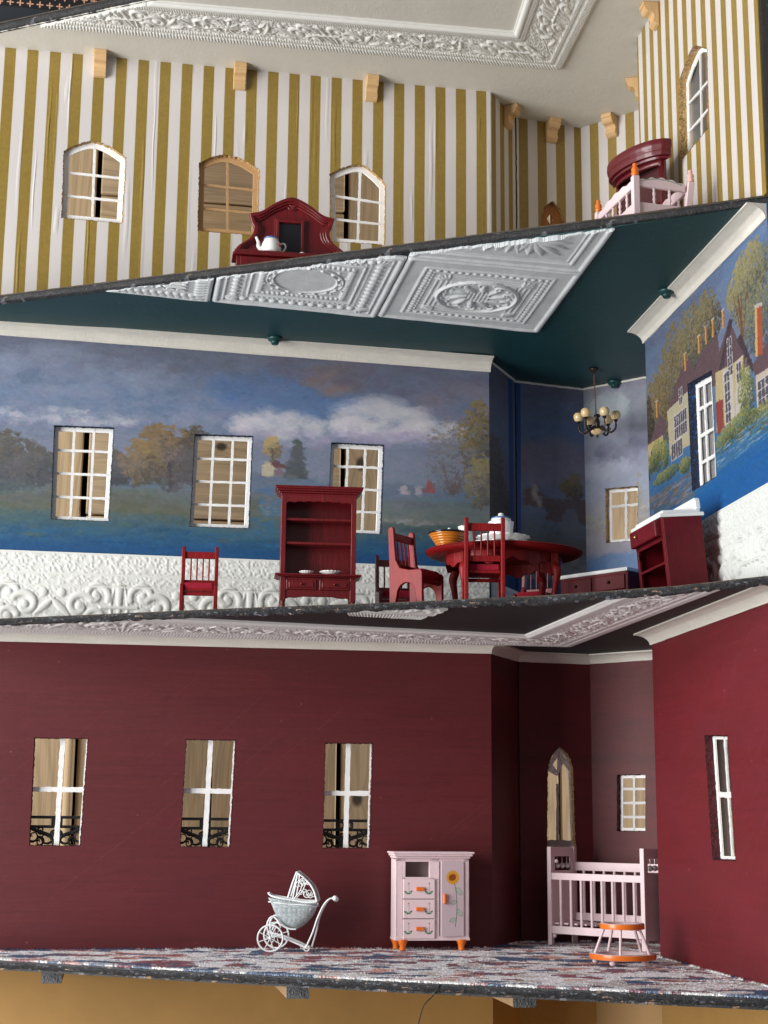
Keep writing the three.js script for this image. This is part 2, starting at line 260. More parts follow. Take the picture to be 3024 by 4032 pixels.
const onWall = (key, s, y, n = 0) => { const w = WALL[key]; return V3(w.o[0] + w.d[0] * s - w.d[1] * n, y, w.o[1] + w.d[1] * s + w.d[0] * n); };
function seat(o, key) { const w = WALL[key]; o.position.set(w.o[0] - ROOT[0], -ROOT[1], w.o[1] - ROOT[2]); o.rotation.y = Math.atan2(-w.d[1], w.d[0]); return o; }
const atRoot = (o) => { o.position.set(-ROOT[0], -ROOT[1], -ROOT[2]); return o; };
const LEFT = 0.215; // the back wall goes on this far past the frame
// front edges of the floors, left to right
const fl = (pts) => pts;
const FRONT = {
  1: fl([[-0.70, -1.905], [-0.4259,-1.7652],[-0.205,-1.6595],[0.0038,-1.5716],[0.1893,-1.5048],[0.3545,-1.4443], [0.41, -1.44]]),
  2: fl([[-0.66, -1.868], [-0.4564,-1.7949],[-0.2951,-1.7362],[-0.1705,-1.6902],[0.0006,-1.6362],[0.1702,-1.5717],[0.2904,-1.5019],[0.3663,-1.4342], [0.40, -1.415]]),
  3: fl([[-0.70, -1.853], [-0.4735,-1.7685],[-0.2242,-1.6799],[-0.0028,-1.5979],[0.2051,-1.5217],[0.3869,-1.4497], [0.402, -1.444]]),
  4: fl([[-0.70, -1.905], [-0.515, -1.841], [-0.311, -1.761], [0.0, -1.63], [0.42, -1.425]]),
};
function planPoly(k, out = 0.0125) {
  const N = NODES[Math.min(k, 3)], d = WALL['B' + Math.min(k, 3)].d, L2 = [N.L[0] - d[0] * LEFT, N.L[1] - d[1] * LEFT];
  // the front edge runs out where it meets the back wall
  const W = WALL['B' + Math.min(k, 3)], nd = ([x, z]) => -W.d[1] * (x - W.o[0]) + W.d[0] * (z - W.o[1]), [f0, f1] = FRONT[k], t = clamp((nd(f1) + out) / (nd(f1) - nd(f0)));
  const ip = [f1[0] + (f0[0] - f1[0]) * t, f1[1] + (f0[1] - f1[1]) * t], f = FRONT[k].slice(1).reverse();
  const inner = [L2, N.A, N.B, N.C, N.P, N.D, N.E], o = offset([...inner, [0, -0.5]], out);
  return [ip, ...o.slice(1, 7), ...f];
}
function sheet(poly, y0, y1, yf) { // flat slab between two heights; yf(x, z) adds to the lower face
  const g = norm(mv(new THREE.ExtrudeGeometry(shapeOf(poly.map(([x, z]) => [x, -z])), { depth: y1 - y0, bevelEnabled: false }).rotateX(-Math.PI / 2), 0, y0, 0));
  if (yf) { const p = g.attributes.position; for (let i = 0; i < p.count; i++) if (p.getY(i) < (y0 + y1) / 2) p.setY(i, p.getY(i) + yf(p.getX(i), p.getZ(i))); }
  return g;
}
const tilt2 = (x, z) => 0.008 * clamp((0.15 - x) / 0.67);
function edgeStrip(pts, y0, y1, amp, amp2, low = 0) { // ragged cut edge of a floor board
  const P = [], Ls = [0]; let L = 0;
  for (let i = 1; i < pts.length; i++) { L += Math.hypot(pts[i][0] - pts[i - 1][0], pts[i][1] - pts[i - 1][1]); Ls.push(L); }
  const n = Math.round(L / 0.0015), m = 7, pos = [], uv = [], idx = [];
  const at = (s) => { let i = 1; while (i < pts.length - 1 && Ls[i] < s) i++; const t = (s - Ls[i - 1]) / (Ls[i] - Ls[i - 1]), a = pts[i - 1], b = pts[i]; const dx = b[0] - a[0], dz = b[1] - a[1], l = Math.hypot(dx, dz); return [a[0] + dx * t, a[1] + dz * t, -dz / l, dx / l]; };
  for (let i = 0; i <= n; i++) {
    const s = L * i / n, [x, z, nx, nz] = at(s), jt = amp2 * (fbm(s * 160, 3 + y0 * 9, 3) - 0.5), jb = amp2 * 1.6 * (fbm(s * 120, 9 + y1 * 7, 3) - 0.5) - low * Math.max(0, fbm(s * 22, y0 * 31, 2) - 0.5) * 0.012;
    for (let j = 0; j <= m; j++) { const t = j / m, b = 0.0022 * Math.sin(Math.PI * t) + amp * (fbm(s * 260, t * 3 + y0 * 50, 3) - 0.5), o = j === 0 || j === m ? -0.004 : b; const tt = j === 0 ? 0 : j === m ? 1 : t; pos.push(x + nx * o, y0 + (y1 - y0) * tt + jb * (1 - tt) + jt * tt, z + nz * o); uv.push(s, t * 0.02); }
  }
  for (let i = 0; i < n; i++) for (let j = 0; j < m; j++) { const a = i * (m + 1) + j, b = a + m + 1; idx.push(a, b, a + 1, a + 1, b, b + 1); }
  const g = new THREE.BufferGeometry(); g.setIndex(idx); g.setAttribute('position', new THREE.Float32BufferAttribute(pos, 3)); g.setAttribute('uv', new THREE.Float32BufferAttribute(uv, 2)); g.computeVertexNormals(); return g;
}
// floors and ceilings
M.floorTop = std({ map: tone(70, 62, 52, 0.3, 30, 1, 256, 0.1), roughness: 0.9 });
atRoot(mesh('floor', sheet(planPoly(1), 0.5865, H.f1 - 0.0013), M.edge, house));
atRoot(mesh('floor', sheet(planPoly(2), H.c1 + 0.0012, H.f2), M.floorTop, house));
atRoot(mesh('floor', sheet(planPoly(3), H.f3 - 0.003, H.f3), M.floorTop, house));
atRoot(mesh('floor', sheet(planPoly(4), H.c3 + 0.0012, H.f4), M.floorTop, house));
const inset = (k) => { const p = planPoly(k, 0.004); return p.map(([x, z], i) => i >= 7 ? [x + 0.0006, z - 0.0016] : [x, z]); };
atRoot(mesh('ceiling', sheet(inset(2), H.c1, H.c1 + 0.0011), M.blackCeil, house, 'black painted ceiling of the maroon room'));
atRoot(mesh('ceiling', sheet(inset(3), H.c2, H.f3 - 0.0031, tilt2), M.teal, house, 'dark teal ceiling of the dining room'));
atRoot(mesh('ceiling', sheet(inset(4), H.c3, H.c3 + 0.0011), M.ivory, house, 'ivory ceiling of the striped room'));
atRoot(mesh('floor_edge', edgeStrip(FRONT[1], 0.5875, 0.5955, 0.0016, 0.0022), M.edgeWorn, house));
atRoot(mesh('floor_edge', edgeStrip(FRONT[2], 0.9775, 0.986, 0.0022, 0.0022, 0.6), M.edgeWorn, house));
atRoot(mesh('floor_edge', edgeStrip(FRONT[3], 1.371, 1.3815, 0.0006, 0.0008), M.edge, house));
atRoot(mesh('floor_edge', edgeStrip(FRONT[4], 1.7755, 1.7885, 0.0008, 0.0014), M.edge, house));
atRoot(mesh('floor', sheet(planPoly(1), H.g0 - 0.012, H.g0), M.tan, house));

// ---------- wall papers ----------
function stripes(key, s0, s1, y0, y1, period, first, lean, W, Hh, wr) { // striped paper: gold bands printed on white
  const bumps = [];
  const nb = Math.ceil((s1 - s0) / period);
  for (let i = 0; i < nb * wr; i++) bumps.push([rr(s0, s1), rr(y0, y1), rr(0.015, 0.09), rr(0.0012, 0.0035), rr(-0.015, 0.015), rr(0.2, 0.8)]);
  const at = (u, v) => { const s = s0 + (s1 - s0) * u, y = y0 + (y1 - y0) * v; return [s - lean * (y1 - y) + 0.0007 * (fbm(y * 14, s * 3, 2) - 0.5), y]; };
  const map = dataTex(W, Hh, (u, v, o) => {
    const [s, y] = at(u, v), t = (s - first) / period + 0.25, fr = t - Math.floor(t), g = smooth(0, 0.03, fr) * (1 - smooth(0.49, 0.52, fr));
    const n = 1 + 0.1 * (fbm(s * 300, y * 300, 2) - 0.5) + 0.06 * (fbm(s * 30, y * 8, 2) - 0.5), w = 1 + 0.03 * (fbm(s * 60, y * 20, 2) - 0.5);
    o[0] = (199 * w) * (1 - g) + 136 * n * g; o[1] = (194 * w) * (1 - g) + 113 * n * g; o[2] = (192 * w) * (1 - g) + 50 * n * g;
  }, true, false);
  const F = new Float32Array(W * Hh);
  for (const [bs, by, bl, bw, tl, ba] of bumps) { // vertical wrinkles left by the paste
    const j0 = Math.max(0, Math.floor((by - bl - y0) / (y1 - y0) * Hh)), j1 = Math.min(Hh - 1, Math.ceil((by + bl - y0) / (y1 - y0) * Hh));
    for (let j = j0; j <= j1; j++) { const y = y0 + (y1 - y0) * j / Hh, q = 1 - ((y - by) / bl) ** 2; if (q <= 0) continue; const c = bs + tl * (y - by) + 0.0005 * Math.sin(y * 60 + bs * 90), ci = (c - s0) / (s1 - s0) * W, wi = bw / (s1 - s0) * W; for (let i = Math.max(0, Math.floor(ci - wi)); i <= Math.min(W - 1, ci + wi); i++) F[j * W + i] += ba * q * Math.max(0, 1 - ((i - ci) / wi) ** 2); }
  }
  const bump = dataTex(W, Hh, (u, v, o) => { const g = 90 + 130 * F[Math.min(Hh - 1, Math.round(v * Hh)) * W + Math.min(W - 1, Math.round(u * W))]; o[0] = o[1] = o[2] = g; }, false, false);
  return std({ map, bumpMap: bump, bumpScale: 0.0014, roughness: 0.42 });
}
class Paint { // painter's canvas in wall metres
  constructor(c, s0, s1, y0, y1, W, Hh) { Object.assign(this, { c, s0, s1, y0, y1, W, Hh, k: W / (s1 - s0) }); }
  X(s) { return (s - this.s0) / (this.s1 - this.s0) * this.W; } Y(y) { return (this.y1 - y) / (this.y1 - this.y0) * this.Hh; }
  dab(s, y, r, col, a = 1, ex = 1, rot = 0) { const c = this.c; c.globalAlpha = a; c.fillStyle = `rgb(${col.map((v) => Math.round(v)).join()})`; c.beginPath(); c.ellipse(this.X(s), this.Y(y), r * this.k * ex, r * this.k, rot, 0, 7); c.fill(); c.globalAlpha = 1; }
  mix(a, b, t, j = 0) { const n = rr(-j, j); return a.map((v, i) => v + (b[i] - v) * t + n); }
  grad(stops, n = 9000, r = 0.008, j = 8) { for (let i = 0; i < n; i++) { const s = rr(this.s0, this.s1), y = rr(this.y0, this.y1); let q = 0; while (q < stops.length - 2 && y < stops[q + 1][0]) q++; const [ya, ca] = stops[q], [yb, cb] = stops[q + 1]; this.dab(s, y, r * rr(0.5, 1.3), this.mix(ca, cb, clamp((ya - y) / (ya - yb)), j), 0.5, rr(1.5, 4)); } }
  fill(col) { this.c.fillStyle = `rgb(${col})`; this.c.fillRect(0, 0, this.W, this.Hh); }
  cloud(s, y, w, h, col, n = 90, a = 0.12) { for (let i = 0; i < n; i++) { const t = rr(-1, 1), q = rr(-1, 1); this.dab(s + w * t, y + h * q * (1 - 0.6 * t * t), rr(0.2, 0.5) * h, this.mix(col, col, 0, 12), a, rr(1, 2.2)); } }
  tree(s, y, w, h, cols, n = 260, r = 0.005) { n *= 7; r *= 0.3; for (let i = 0; i < n; i++) { const a = rr(0, 6.283), q = Math.sqrt(rnd()), ds = Math.cos(a) * q, dy = Math.sin(a) * q, t = clamp(0.5 + 0.45 * dy - 0.25 * ds + rr(-0.35, 0.35)); const k = Math.min(cols.length - 1, Math.floor(t * cols.length)); const e = 0.82 + 0.3 * vnoise(a * 2.2 + s * 90, y * 50) + 0.12 * vnoise(a * 9, s * 70); if (q > 0.62 && vnoise((s + ds * w) * 260, (y + dy * h) * 260) < 0.2 + 0.7 * (q - 0.62)) continue; this.dab(s + ds * w * e, y + dy * h * e, r * rr(0.4, 1.3), this.mix(cols[k], [112, 112, 116], 0.12, 10), 0.7, rr(0.8, 1.6), rr(0, 3)); } }
  poly(p, col, a = 1) { const c = this.c; c.globalAlpha = a; c.fillStyle = `rgb(${col.map((v) => Math.round(v)).join()})`; c.beginPath(); p.forEach(([s, y], i) => i ? c.lineTo(this.X(s), this.Y(y)) : c.moveTo(this.X(s), this.Y(y))); c.closePath(); c.fill(); c.globalAlpha = 1; }
  line(p, col, w, a = 1) { const c = this.c; c.globalAlpha = a; c.strokeStyle = `rgb(${col.map((v) => Math.round(v)).join()})`; c.lineWidth = w * this.k; c.lineCap = 'round'; c.beginPath(); p.forEach(([s, y], i) => i ? c.lineTo(this.X(s), this.Y(y)) : c.moveTo(this.X(s), this.Y(y))); c.stroke(); c.globalAlpha = 1; }
  strokes(s0, s1, y0, y1, n, cols, len, w, a = 0.5, slope = 0) { for (let i = 0; i < n; i++) { const s = rr(s0, s1), y = rr(y0, y1), l = len * rr(0.3, 1); this.line([[s, y], [s + l, y + slope * l + rr(-1, 1) * 0.0015]], this.mix(cols[Math.floor(rnd() * cols.length)], cols[0], 0, 8), w * rr(0.5, 1.3), a); } }
  impasto(n, r, jit = 9, a = 0.55, mvd = 0.7) { // go over the picture with small strokes of its own colours
    const im = this.c.getImageData(0, 0, this.W, this.Hh).data;
    for (let i = 0; i < n; i++) { const s = rr(this.s0, this.s1), y = rr(this.y0, this.y1), X = clamp(Math.round(this.X(s)), 0, this.W - 1), Y = clamp(Math.round(this.Y(y)), 0, this.Hh - 1), k = 4 * (Y * this.W + X), g = rr(-jit, jit); this.dab(s + rr(-r, r) * mvd, y + rr(-r, r) * mvd, r * rr(0.4, 1.1), [im[k] + g + rr(-4, 4), im[k + 1] + g, im[k + 2] + g + rr(-4, 4)].map((v) => clamp(v, 0, 255)), a, rr(1, 2.4), rr(-0.6, 0.6)); }
  }
  haze(y0, y1, n, col, a = 0.05) { for (let i = 0; i < n; i++) this.dab(rr(this.s0, this.s1), rr(y0, y1), rr(0.008, 0.02), col, a, rr(1.5, 3)); }
}
function mural(key, s0, s1, W, Hh, draw) {
  const y0 = H.f2, y1 = 1.379;
  const t = canvasTex(W, Hh, (c) => draw(new Paint(c, s0, s1, y0, y1, W, Hh)));
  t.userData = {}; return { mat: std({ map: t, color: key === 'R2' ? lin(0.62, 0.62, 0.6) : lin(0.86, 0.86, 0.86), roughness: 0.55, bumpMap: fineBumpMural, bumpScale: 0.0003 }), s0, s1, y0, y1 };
}
const fineBumpMural = greyNoise(256, (u, v) => pn(u, v, 60, 1)); fineBumpMural.repeat.set(4, 3);
const SKY = [[1.379, [104, 107, 124]], [1.33, [106, 116, 140]], [1.28, [98, 119, 150]], [1.23, [118, 127, 148]], [1.2, [120, 131, 149]], [1.17, [94, 108, 122]]];
const muralBack = mural('B2', -LEFT, 0.69, 2048, 1024, (P) => {
  P.fill([112, 118, 140]); P.grad(SKY, 14000, 0.007, 7);
  for (const [x, y, w, h, c, n] of [[...[0.0894,1.3196], 0.16, 0.035, [136, 145, 168], 90], [...[0.2092,1.277], 0.16, 0.025, [140, 142, 164], 90], [...[0.4017,1.3072], 0.09, 0.03, [88, 114, 160], 120], [...[0.4452,1.297], 0.06, 0.02, [92, 120, 164], 60], [...[0.4633,1.33], 0.03, 0.02, [134, 110, 104], 70], [...[0.4506,1.3421], 0.07, 0.02, [108, 98, 112], 60], [...[0.297,1.3389], 0.2, 0.018, [96, 98, 114], 90], [...[0.5766,1.3305], 0.1, 0.025, [100, 96, 116], 90], [...[0.6405,1.3019], 0.06, 0.03, [130, 122, 136], 80]]) P.cloud(x, y, w, h, c, n, 0.13);
  for (const [x, y, w, h] of [[...[0.3935,1.2624], 0.06, 0.02], [...[0.5296,1.2795], 0.06, 0.026], [...[0.4891,1.2645], 0.03, 0.012], [...[0.5959,1.2672], 0.05, 0.014], [...[0.1042,1.2587], 0.1, 0.012]]) { P.cloud(x, y, w, h, [204, 200, 206], 150, 0.14); P.cloud(x + 0.004, y - h * 0.8, w, h * 0.7, [160, 152, 180], 80, 0.16); }
  // far hills, then fields
  for (let i = 0; i < 900; i++) { const s = rr(-LEFT, 0.69); P.dab(s, rr(1.165, 1.196) + 0.008 * Math.sin(s * 9), rr(0.003, 0.007), P.mix([86, 108, 134], [98, 116, 130], rnd(), 8), 0.4, 3); }
  for (let i = 0; i < 4200; i++) { const s = rr(-LEFT, 0.69), y = rr(1.105, 1.168), t = clamp((1.168 - y) / 0.06), e = smooth(0.3, 0.6, s); P.dab(s, y, rr(0.002, 0.005), P.mix(P.mix([92, 98, 92], [96, 92, 62], t), P.mix([104, 112, 116], [140, 136, 124], t), e, 11), 0.5, rr(1.5, 4)); }
  for (const [x, w, h, k] of [[0.0471,1.1947, 0.035, 0.04], [0.0789,1.1903, 0.03, 0.03], [0.1831,1.1955, 0.03, 0.022]].map((a) => [a[0], a[2], a[3], a[1]])) P.tree(x, k, w, h, [[50, 54, 56], [66, 68, 64], [84, 80, 66]], 500);
  P.tree(...[0.2502,1.2142], 0.046, 0.044, [[58, 50, 46], [80, 66, 50], [112, 90, 58], [132, 106, 66]], 900, 0.0045);
  P.tree(...[0.218,1.2034], 0.03, 0.03, [[70, 60, 46], [120, 98, 58], [142, 114, 66]], 360, 0.004); P.tree(...[0.2829,1.2159], 0.02, 0.04, [[52, 48, 46], [76, 66, 54]], 300, 0.004);
  P.line([[0.2548,1.1684], [0.2511,1.205]], [52, 44, 42], 0.004);
  // little house between the windows, yellow tree, conifer
  P.poly([[0.3708,1.1937],[0.3704,1.2074],[0.3854,1.2162],[0.399,1.2075],[0.3993,1.1939]], [190, 178, 148]); P.poly([[0.3782,1.2115],[0.3854,1.2181],[0.3915,1.2146],[0.4039,1.2053],[0.3918,1.2034]], [96, 62, 62]); P.poly([[0.3869,1.2044],[0.399,1.2063],[0.3993,1.1939],[0.3872,1.1933]], [118, 100, 108]);
  P.tree(...[0.3838,1.2317], 0.012, 0.016, [[104, 88, 60], [168, 142, 82], [188, 160, 96]], 200, 0.003); P.line([[0.3855,1.2118], [0.3839,1.2305]], [84, 66, 54], 0.0015);
  for (let i = 0; i < 14; i++) { const t = i / 13, [cs, cy] = [0.4166,1.2416], [bs, by] = [0.4163,1.1947]; for (let k = 0; k < 16; k++) P.dab(cs + rr(-1, 1) * 0.013 * t, cy + (by - cy) * t, rr(0.002, 0.004), P.mix([62, 72, 74], [86, 92, 92], rnd(), 8), 0.8, 1.6); }
  P.strokes(0.37, 0.45, 1.142, 1.168, 260, [[150, 150, 158], [112, 110, 120], [92, 92, 100]], 0.018, 0.0016, 0.6, -0.15);
  // right: cottages, bare tree, dark wood, flowering meadow
  P.poly([[0.556,1.1776],[0.556,1.1864],[0.5609,1.1911],[0.566,1.1869],[0.566,1.1781]], [178, 168, 172]); P.poly([[0.5754,1.1785],[0.5754,1.1867],[0.5797,1.1913],[0.5848,1.1872],[0.5848,1.179]], [172, 164, 170]); P.poly([[0.5873,1.1816],[0.5929,1.1995],[0.6011,1.1924],[0.6024,1.1811]], [150, 62, 60]);
  P.tree(...[0.6308,1.2338], 0.045, 0.055, [[82, 78, 76], [112, 104, 92], [128, 120, 104]], 360, 0.003); for (let i = 0; i < 26; i++) P.line([[0.6263,1.1765], [0.6263,1.1986].map((v, j) => v + (j ? rr(0, 0.03) : rr(-0.02, 0.02)))], [92, 78, 70], 0.0009, 0.8);
  P.tree(...[0.6628,1.2547], 0.026, 0.058, [[64, 58, 54], [98, 86, 58], [140, 116, 64]], 420, 0.004); P.tree(...[0.6657,1.2005], 0.02, 0.04, [[72, 66, 50], [120, 108, 60], [150, 136, 80]], 420, 0.0035);
  P.strokes(0.5, 0.69, 1.098, 1.142, 900, [[172, 172, 176], [120, 124, 124], [98, 108, 118], [146, 140, 132]], 0.01, 0.0022, 0.5, 0.1);
  // water, painted over by hand along the foot
  for (let i = 0; i < 2600; i++) { const s = rr(-LEFT, 0.69), y = rr(1.07, 1.136), t = clamp((1.136 - y) / 0.036); P.dab(s, y, rr(0.002, 0.005), P.mix([78, 96, 96], [22, 80, 128], t, 9), 0.4 + 0.3 * t, rr(2, 6)); }
  P.strokes(-LEFT, 0.69, 0.98, 1.116, 1400, [[20, 78, 126], [24, 86, 136], [16, 70, 116]], 0.05, 0.004, 0.4);
  P.poly([[-LEFT, 1.096], [0.69, 1.094], [0.69, 0.98], [-LEFT, 0.98]], [20, 78, 128], 0.7);
  for (const [x, y] of [[0.3693,1.1308], [0.3867,1.1623]]) P.strokes(x - 0.02, x + 0.02, y - 0.02, y + 0.015, 60, [[30, 100, 160], [56, 112, 150]], 0.014, 0.003, 0.35);
  P.haze(1.15, 1.24, 420, [112, 120, 138], 0.045); P.haze(1.1, 1.17, 300, [84, 104, 112], 0.05); P.impasto(26000, 0.0026, 7, 0.5);
  for (let i = 0; i < 9; i++) { const s = rr(-0.1, 0.6), y = rr(1.1, 1.3), l = rr(0.03, 0.09); P.line([[s, y], [s + l, y + l * 1.2]], [170, 176, 190], 0.0004, 0.3); } // scratches
});
const muralJog = mural('J2', -0.01, 0.12, 256, 1024, (P) => {
  P.fill([84, 86, 102]); P.grad([[1.379, [92, 94, 112]], [1.28, [96, 108, 136]], [1.2, [88, 90, 104]], [1.12, [70, 70, 64]], [1.085, [24, 62, 100]], [0.98, [14, 70, 122]]], 3600, 0.006, 7);
  P.tree(0.02, 1.2, 0.04, 0.07, [[48, 46, 44], [66, 60, 50], [84, 76, 54]], 700, 0.004); P.tree(0.06, 1.15, 0.04, 0.06, [[40, 40, 40], [60, 56, 48]], 500, 0.004);
  P.impasto(3000, 0.003, 5, 0.5); P.poly([[0.076, 1.379], [0.095, 1.379], [0.095, 0.98], [0.08, 0.98]], [10, 62, 122], 0.9);
});
const muralTower = mural('T2', -0.01, 0.12, 512, 1024, (P) => {
  P.fill([92, 96, 116]); P.grad([[1.379, [104, 104, 122]], [1.3, [84, 108, 146]], [1.26, [104, 104, 124]], [1.2, [94, 112, 140]], [1.165, [84, 98, 120]], [1.14, [76, 82, 84]], [1.1, [96, 92, 80]], [1.085, [40, 82, 116]], [0.98, [16, 74, 124]]], 7000, 0.006, 7);
  P.cloud(0.06, 1.25, 0.05, 0.03, [112, 110, 130], 100, 0.15); 
  P.poly([[0.0075,1.1905],[0.0149,1.2144],[0.0366,1.2183],[0.0458,1.2036],[0.0456,1.1902]], [92, 66, 66]); P.poly([[0.0255,1.202],[0.0272,1.2215],[0.0316,1.2218],[0.0364,1.2028],[0.0441,1.1881],[0.0383,1.1863]], [150, 144, 142]);
  P.tree(...[0.0877,1.2206], 0.016, 0.02, [[62, 58, 52], [92, 84, 56], [116, 100, 62]], 320, 0.003);
  const ac = [0.0847,1.1779]; P.poly([[ac[0] - 0.04, ac[1] + 0.024], [0.12, ac[1] + 0.028], [0.12, ac[1] - 0.012], [ac[0] - 0.04, ac[1] - 0.006]], [82, 66, 72]); P.poly(arc(ac[0], ac[1] - 0.01, 0.014, 0.024, 0, Math.PI), [88, 96, 110]); P.poly([[ac[0] - 0.014, ac[1] - 0.02], [ac[0] + 0.014, ac[1] - 0.02], [ac[0] + 0.014, ac[1] - 0.01], [ac[0] - 0.014, ac[1] - 0.01]], [88, 96, 110]);
  P.strokes(0, 0.11, 1.088, 1.12, 260, [[120, 112, 92], [92, 100, 112], [126, 130, 140]], 0.02, 0.002, 0.5);
  P.impasto(5000, 0.0026, 6, 0.5); P.poly([[-0.01, 1.379], [0.009, 1.379], [0.006, 0.98], [-0.01, 0.98]], [6, 62, 130], 0.95); P.poly([[-0.01, 1.07], [0.13, 1.08], [0.13, 0.98], [-0.01, 0.98]], [14, 76, 130], 0.8);
});
const muralLit = mural('U2', -0.01, 0.12, 512, 1024, (P) => {
  P.fill([140, 144, 164]); P.grad([[1.379, [124, 124, 142]], [1.33, [146, 152, 166]], [1.27, [138, 142, 164]], [1.22, [150, 158, 180]], [1.17, [150, 150, 154]], [1.13, [148, 146, 160]], [1.11, [132, 138, 168]], [1.09, [52, 108, 164]], [0.98, [24, 86, 146]]], 7000, 0.006, 6);
  P.cloud(0.04, 1.335, 0.03, 0.018, [176, 188, 194], 90, 0.14); P.cloud(0.07, 1.27, 0.05, 0.012, [104, 104, 130], 90, 0.15); P.cloud(0.03, 1.245, 0.04, 0.012, [174, 180, 200], 90, 0.15);
  P.poly([[0.083, 1.2], [0.0855, 1.245], [0.088, 1.2], [0.094, 1.18], [0.08, 1.18]], [150, 142, 118], 0.7);
  P.strokes(-0.01, 0.11, 1.15, 1.19, 200, [[160, 158, 168], [140, 134, 132], [172, 168, 150]], 0.02, 0.002, 0.5);
  for (let i = 0; i < 300; i++) P.dab(rr(-0.01, 0.12), rr(1.08, 1.118) , rr(0.003, 0.007), P.mix([60, 110, 168], [104, 132, 172], rnd(), 8), 0.35, 2); P.impasto(5000, 0.0026, 6, 0.5);
});
const muralRight = mural('R2', -0.01, 0.45, 1024, 1024, (P) => {
  P.fill([96, 120, 166]); P.grad([[1.379, [100, 124, 168]], [1.3, [112, 126, 156]], [1.24, [110, 124, 156]], [1.1, [30, 100, 160]], [0.98, [10, 92, 168]]], 9000, 0.007, 7);
  P.cloud(0.1, 1.345, 0.1, 0.012, [108, 104, 126], 80, 0.15); P.cloud(0.34, 1.345, 0.06, 0.02, [98, 132, 182], 90, 0.12);
  const T = (x, y, w, h, n, c = [[58, 52, 44], [86, 74, 50], [120, 102, 62], [142, 124, 84]]) => P.tree(x, y, w, h, c, n, 0.0045);
  T(...[0.0371,1.2435], 0.05, 0.06, 900); T(...[0.1056,1.2681], 0.06, 0.07, 1200); T(...[0.1629,1.2878], 0.05, 0.055, 900, [[64, 60, 52], [104, 96, 66], [146, 132, 92]]); T(...[0.2229,1.3043], 0.045, 0.04, 700, [[64, 60, 52], [104, 96, 66], [146, 132, 92]]);
  T(...[0.0016,1.2259], 0.03, 0.05, 500, [[40, 36, 36], [66, 56, 46]]);
  T(...[0.3508,1.3071], 0.06, 0.04, 1000, [[70, 74, 72], [110, 112, 92], [150, 142, 96], [168, 156, 104]]); T(...[0.3781,1.2623], 0.06, 0.035, 600, [[70, 78, 84], [104, 112, 100], [140, 136, 100]]);
  for (let i = 0; i < 7; i++) P.line([[0.3314,1.2502], [0.3303,1.2889].map((v, j) => v + (j ? rr(-0.005, 0.025) : rr(-0.022, 0.028)))], [118, 70, 46], 0.002, 0.9);
  // roofs and walls of the cottages along the bank
  const roof = [98, 76, 84], dk = [70, 54, 66], cream = [198, 180, 130], wh = [196, 190, 186];
  P.poly([[0.0107,1.2206],[0.0502,1.2459],[0.0753,1.2257],[0.0632,1.2103],[0.0007,1.2153]], roof); P.poly([[-0.0009,1.2193],[0.0602,1.2169],[0.0649,1.1897],[-0.0019,1.1861]], [186, 168, 120]);
  P.poly([[0.0822,1.243],[0.132,1.2775],[0.1657,1.283],[0.1795,1.2604],[0.1967,1.2744],[0.258,1.2819],[0.2662,1.2213],[0.1615,1.2407]], roof);
  P.poly([[0.0786,1.2422],[0.1604,1.2455],[0.1589,1.1807],[0.0839,1.1851]], [184, 176, 150]); P.poly([[0.0862,1.2286],[0.1536,1.2262],[0.1539,1.1957],[0.0869,1.1986]], [182, 172, 148]);
  P.poly([[0.2472,1.2481],[0.2942,1.2857],[0.3242,1.2449],[0.3539,1.2156],[0.253,1.2331]], roof); P.poly([[0.2563,1.2374],[0.2942,1.2857],[0.305,1.2821],[0.2674,1.2325]], dk); P.poly([[0.3258,1.2597],[0.362,1.2082],[0.352,1.2102],[0.3145,1.2557]], dk);
  P.poly([[0.2464,1.2398],[0.3068,1.234],[0.3058,1.1742],[0.2438,1.1725]], [190, 174, 132]); P.poly([[0.2678,1.2365],[0.2983,1.2325],[0.3003,1.1732],[0.272,1.1679]], wh);
  P.poly([[0.3068,1.234],[0.3311,1.2351],[0.3293,1.218],[0.3058,1.1996]], [200, 184, 160]); P.poly([[0.3032,1.2003],[0.3215,1.2204],[0.3451,1.2183],[0.3514,1.1816],[0.3032,1.1749]], wh);
  P.poly([[0.243,1.2069],[0.2673,1.2043],[0.2679,1.1689],[0.2465,1.1703]], [142, 66, 62]);
  P.poly([[0.3539,1.2156],[0.3979,1.2288],[0.4354,1.2333],[0.4312,1.1967],[0.3612,1.201]], roof); P.poly([[0.3614,1.2024],[0.4315,1.199],[0.426,1.1513],[0.3625,1.1663]], [198, 186, 172]);
  P.poly([[0.3706,1.2749],[0.3866,1.2713],[0.3833,1.2188],[0.3673,1.2214]], [168, 84, 56]); P.poly([[0.3668,1.2752],[0.3731,1.274],[0.3697,1.2206],[0.3636,1.2225]], [214, 170, 110]); P.poly([[0.3657,1.2766],[0.3868,1.2732],[0.3876,1.269],[0.3665,1.2723]], [190, 180, 176]);
  for (const [x, y] of [[...[0.0399,1.2546]], [...[0.1492,1.2819]], [...[0.198,1.2878]], [...[0.2216,1.2911]], [...[0.2443,1.2918]], [...[0.2764,1.2917]]]) { P.poly([[x - 0.0035, y + 0.01], [x + 0.0035, y + 0.01], [x + 0.0035, y - 0.01], [x - 0.0035, y - 0.01]], [206, 150, 84]); P.poly([[x + 0.0012, y + 0.01], [x + 0.004, y + 0.01], [x + 0.004, y - 0.01], [x + 0.0012, y - 0.01]], [140, 92, 70]); P.line([[x - 0.004, y + 0.011], [x + 0.004, y + 0.011]], [200, 190, 180], 0.002); }
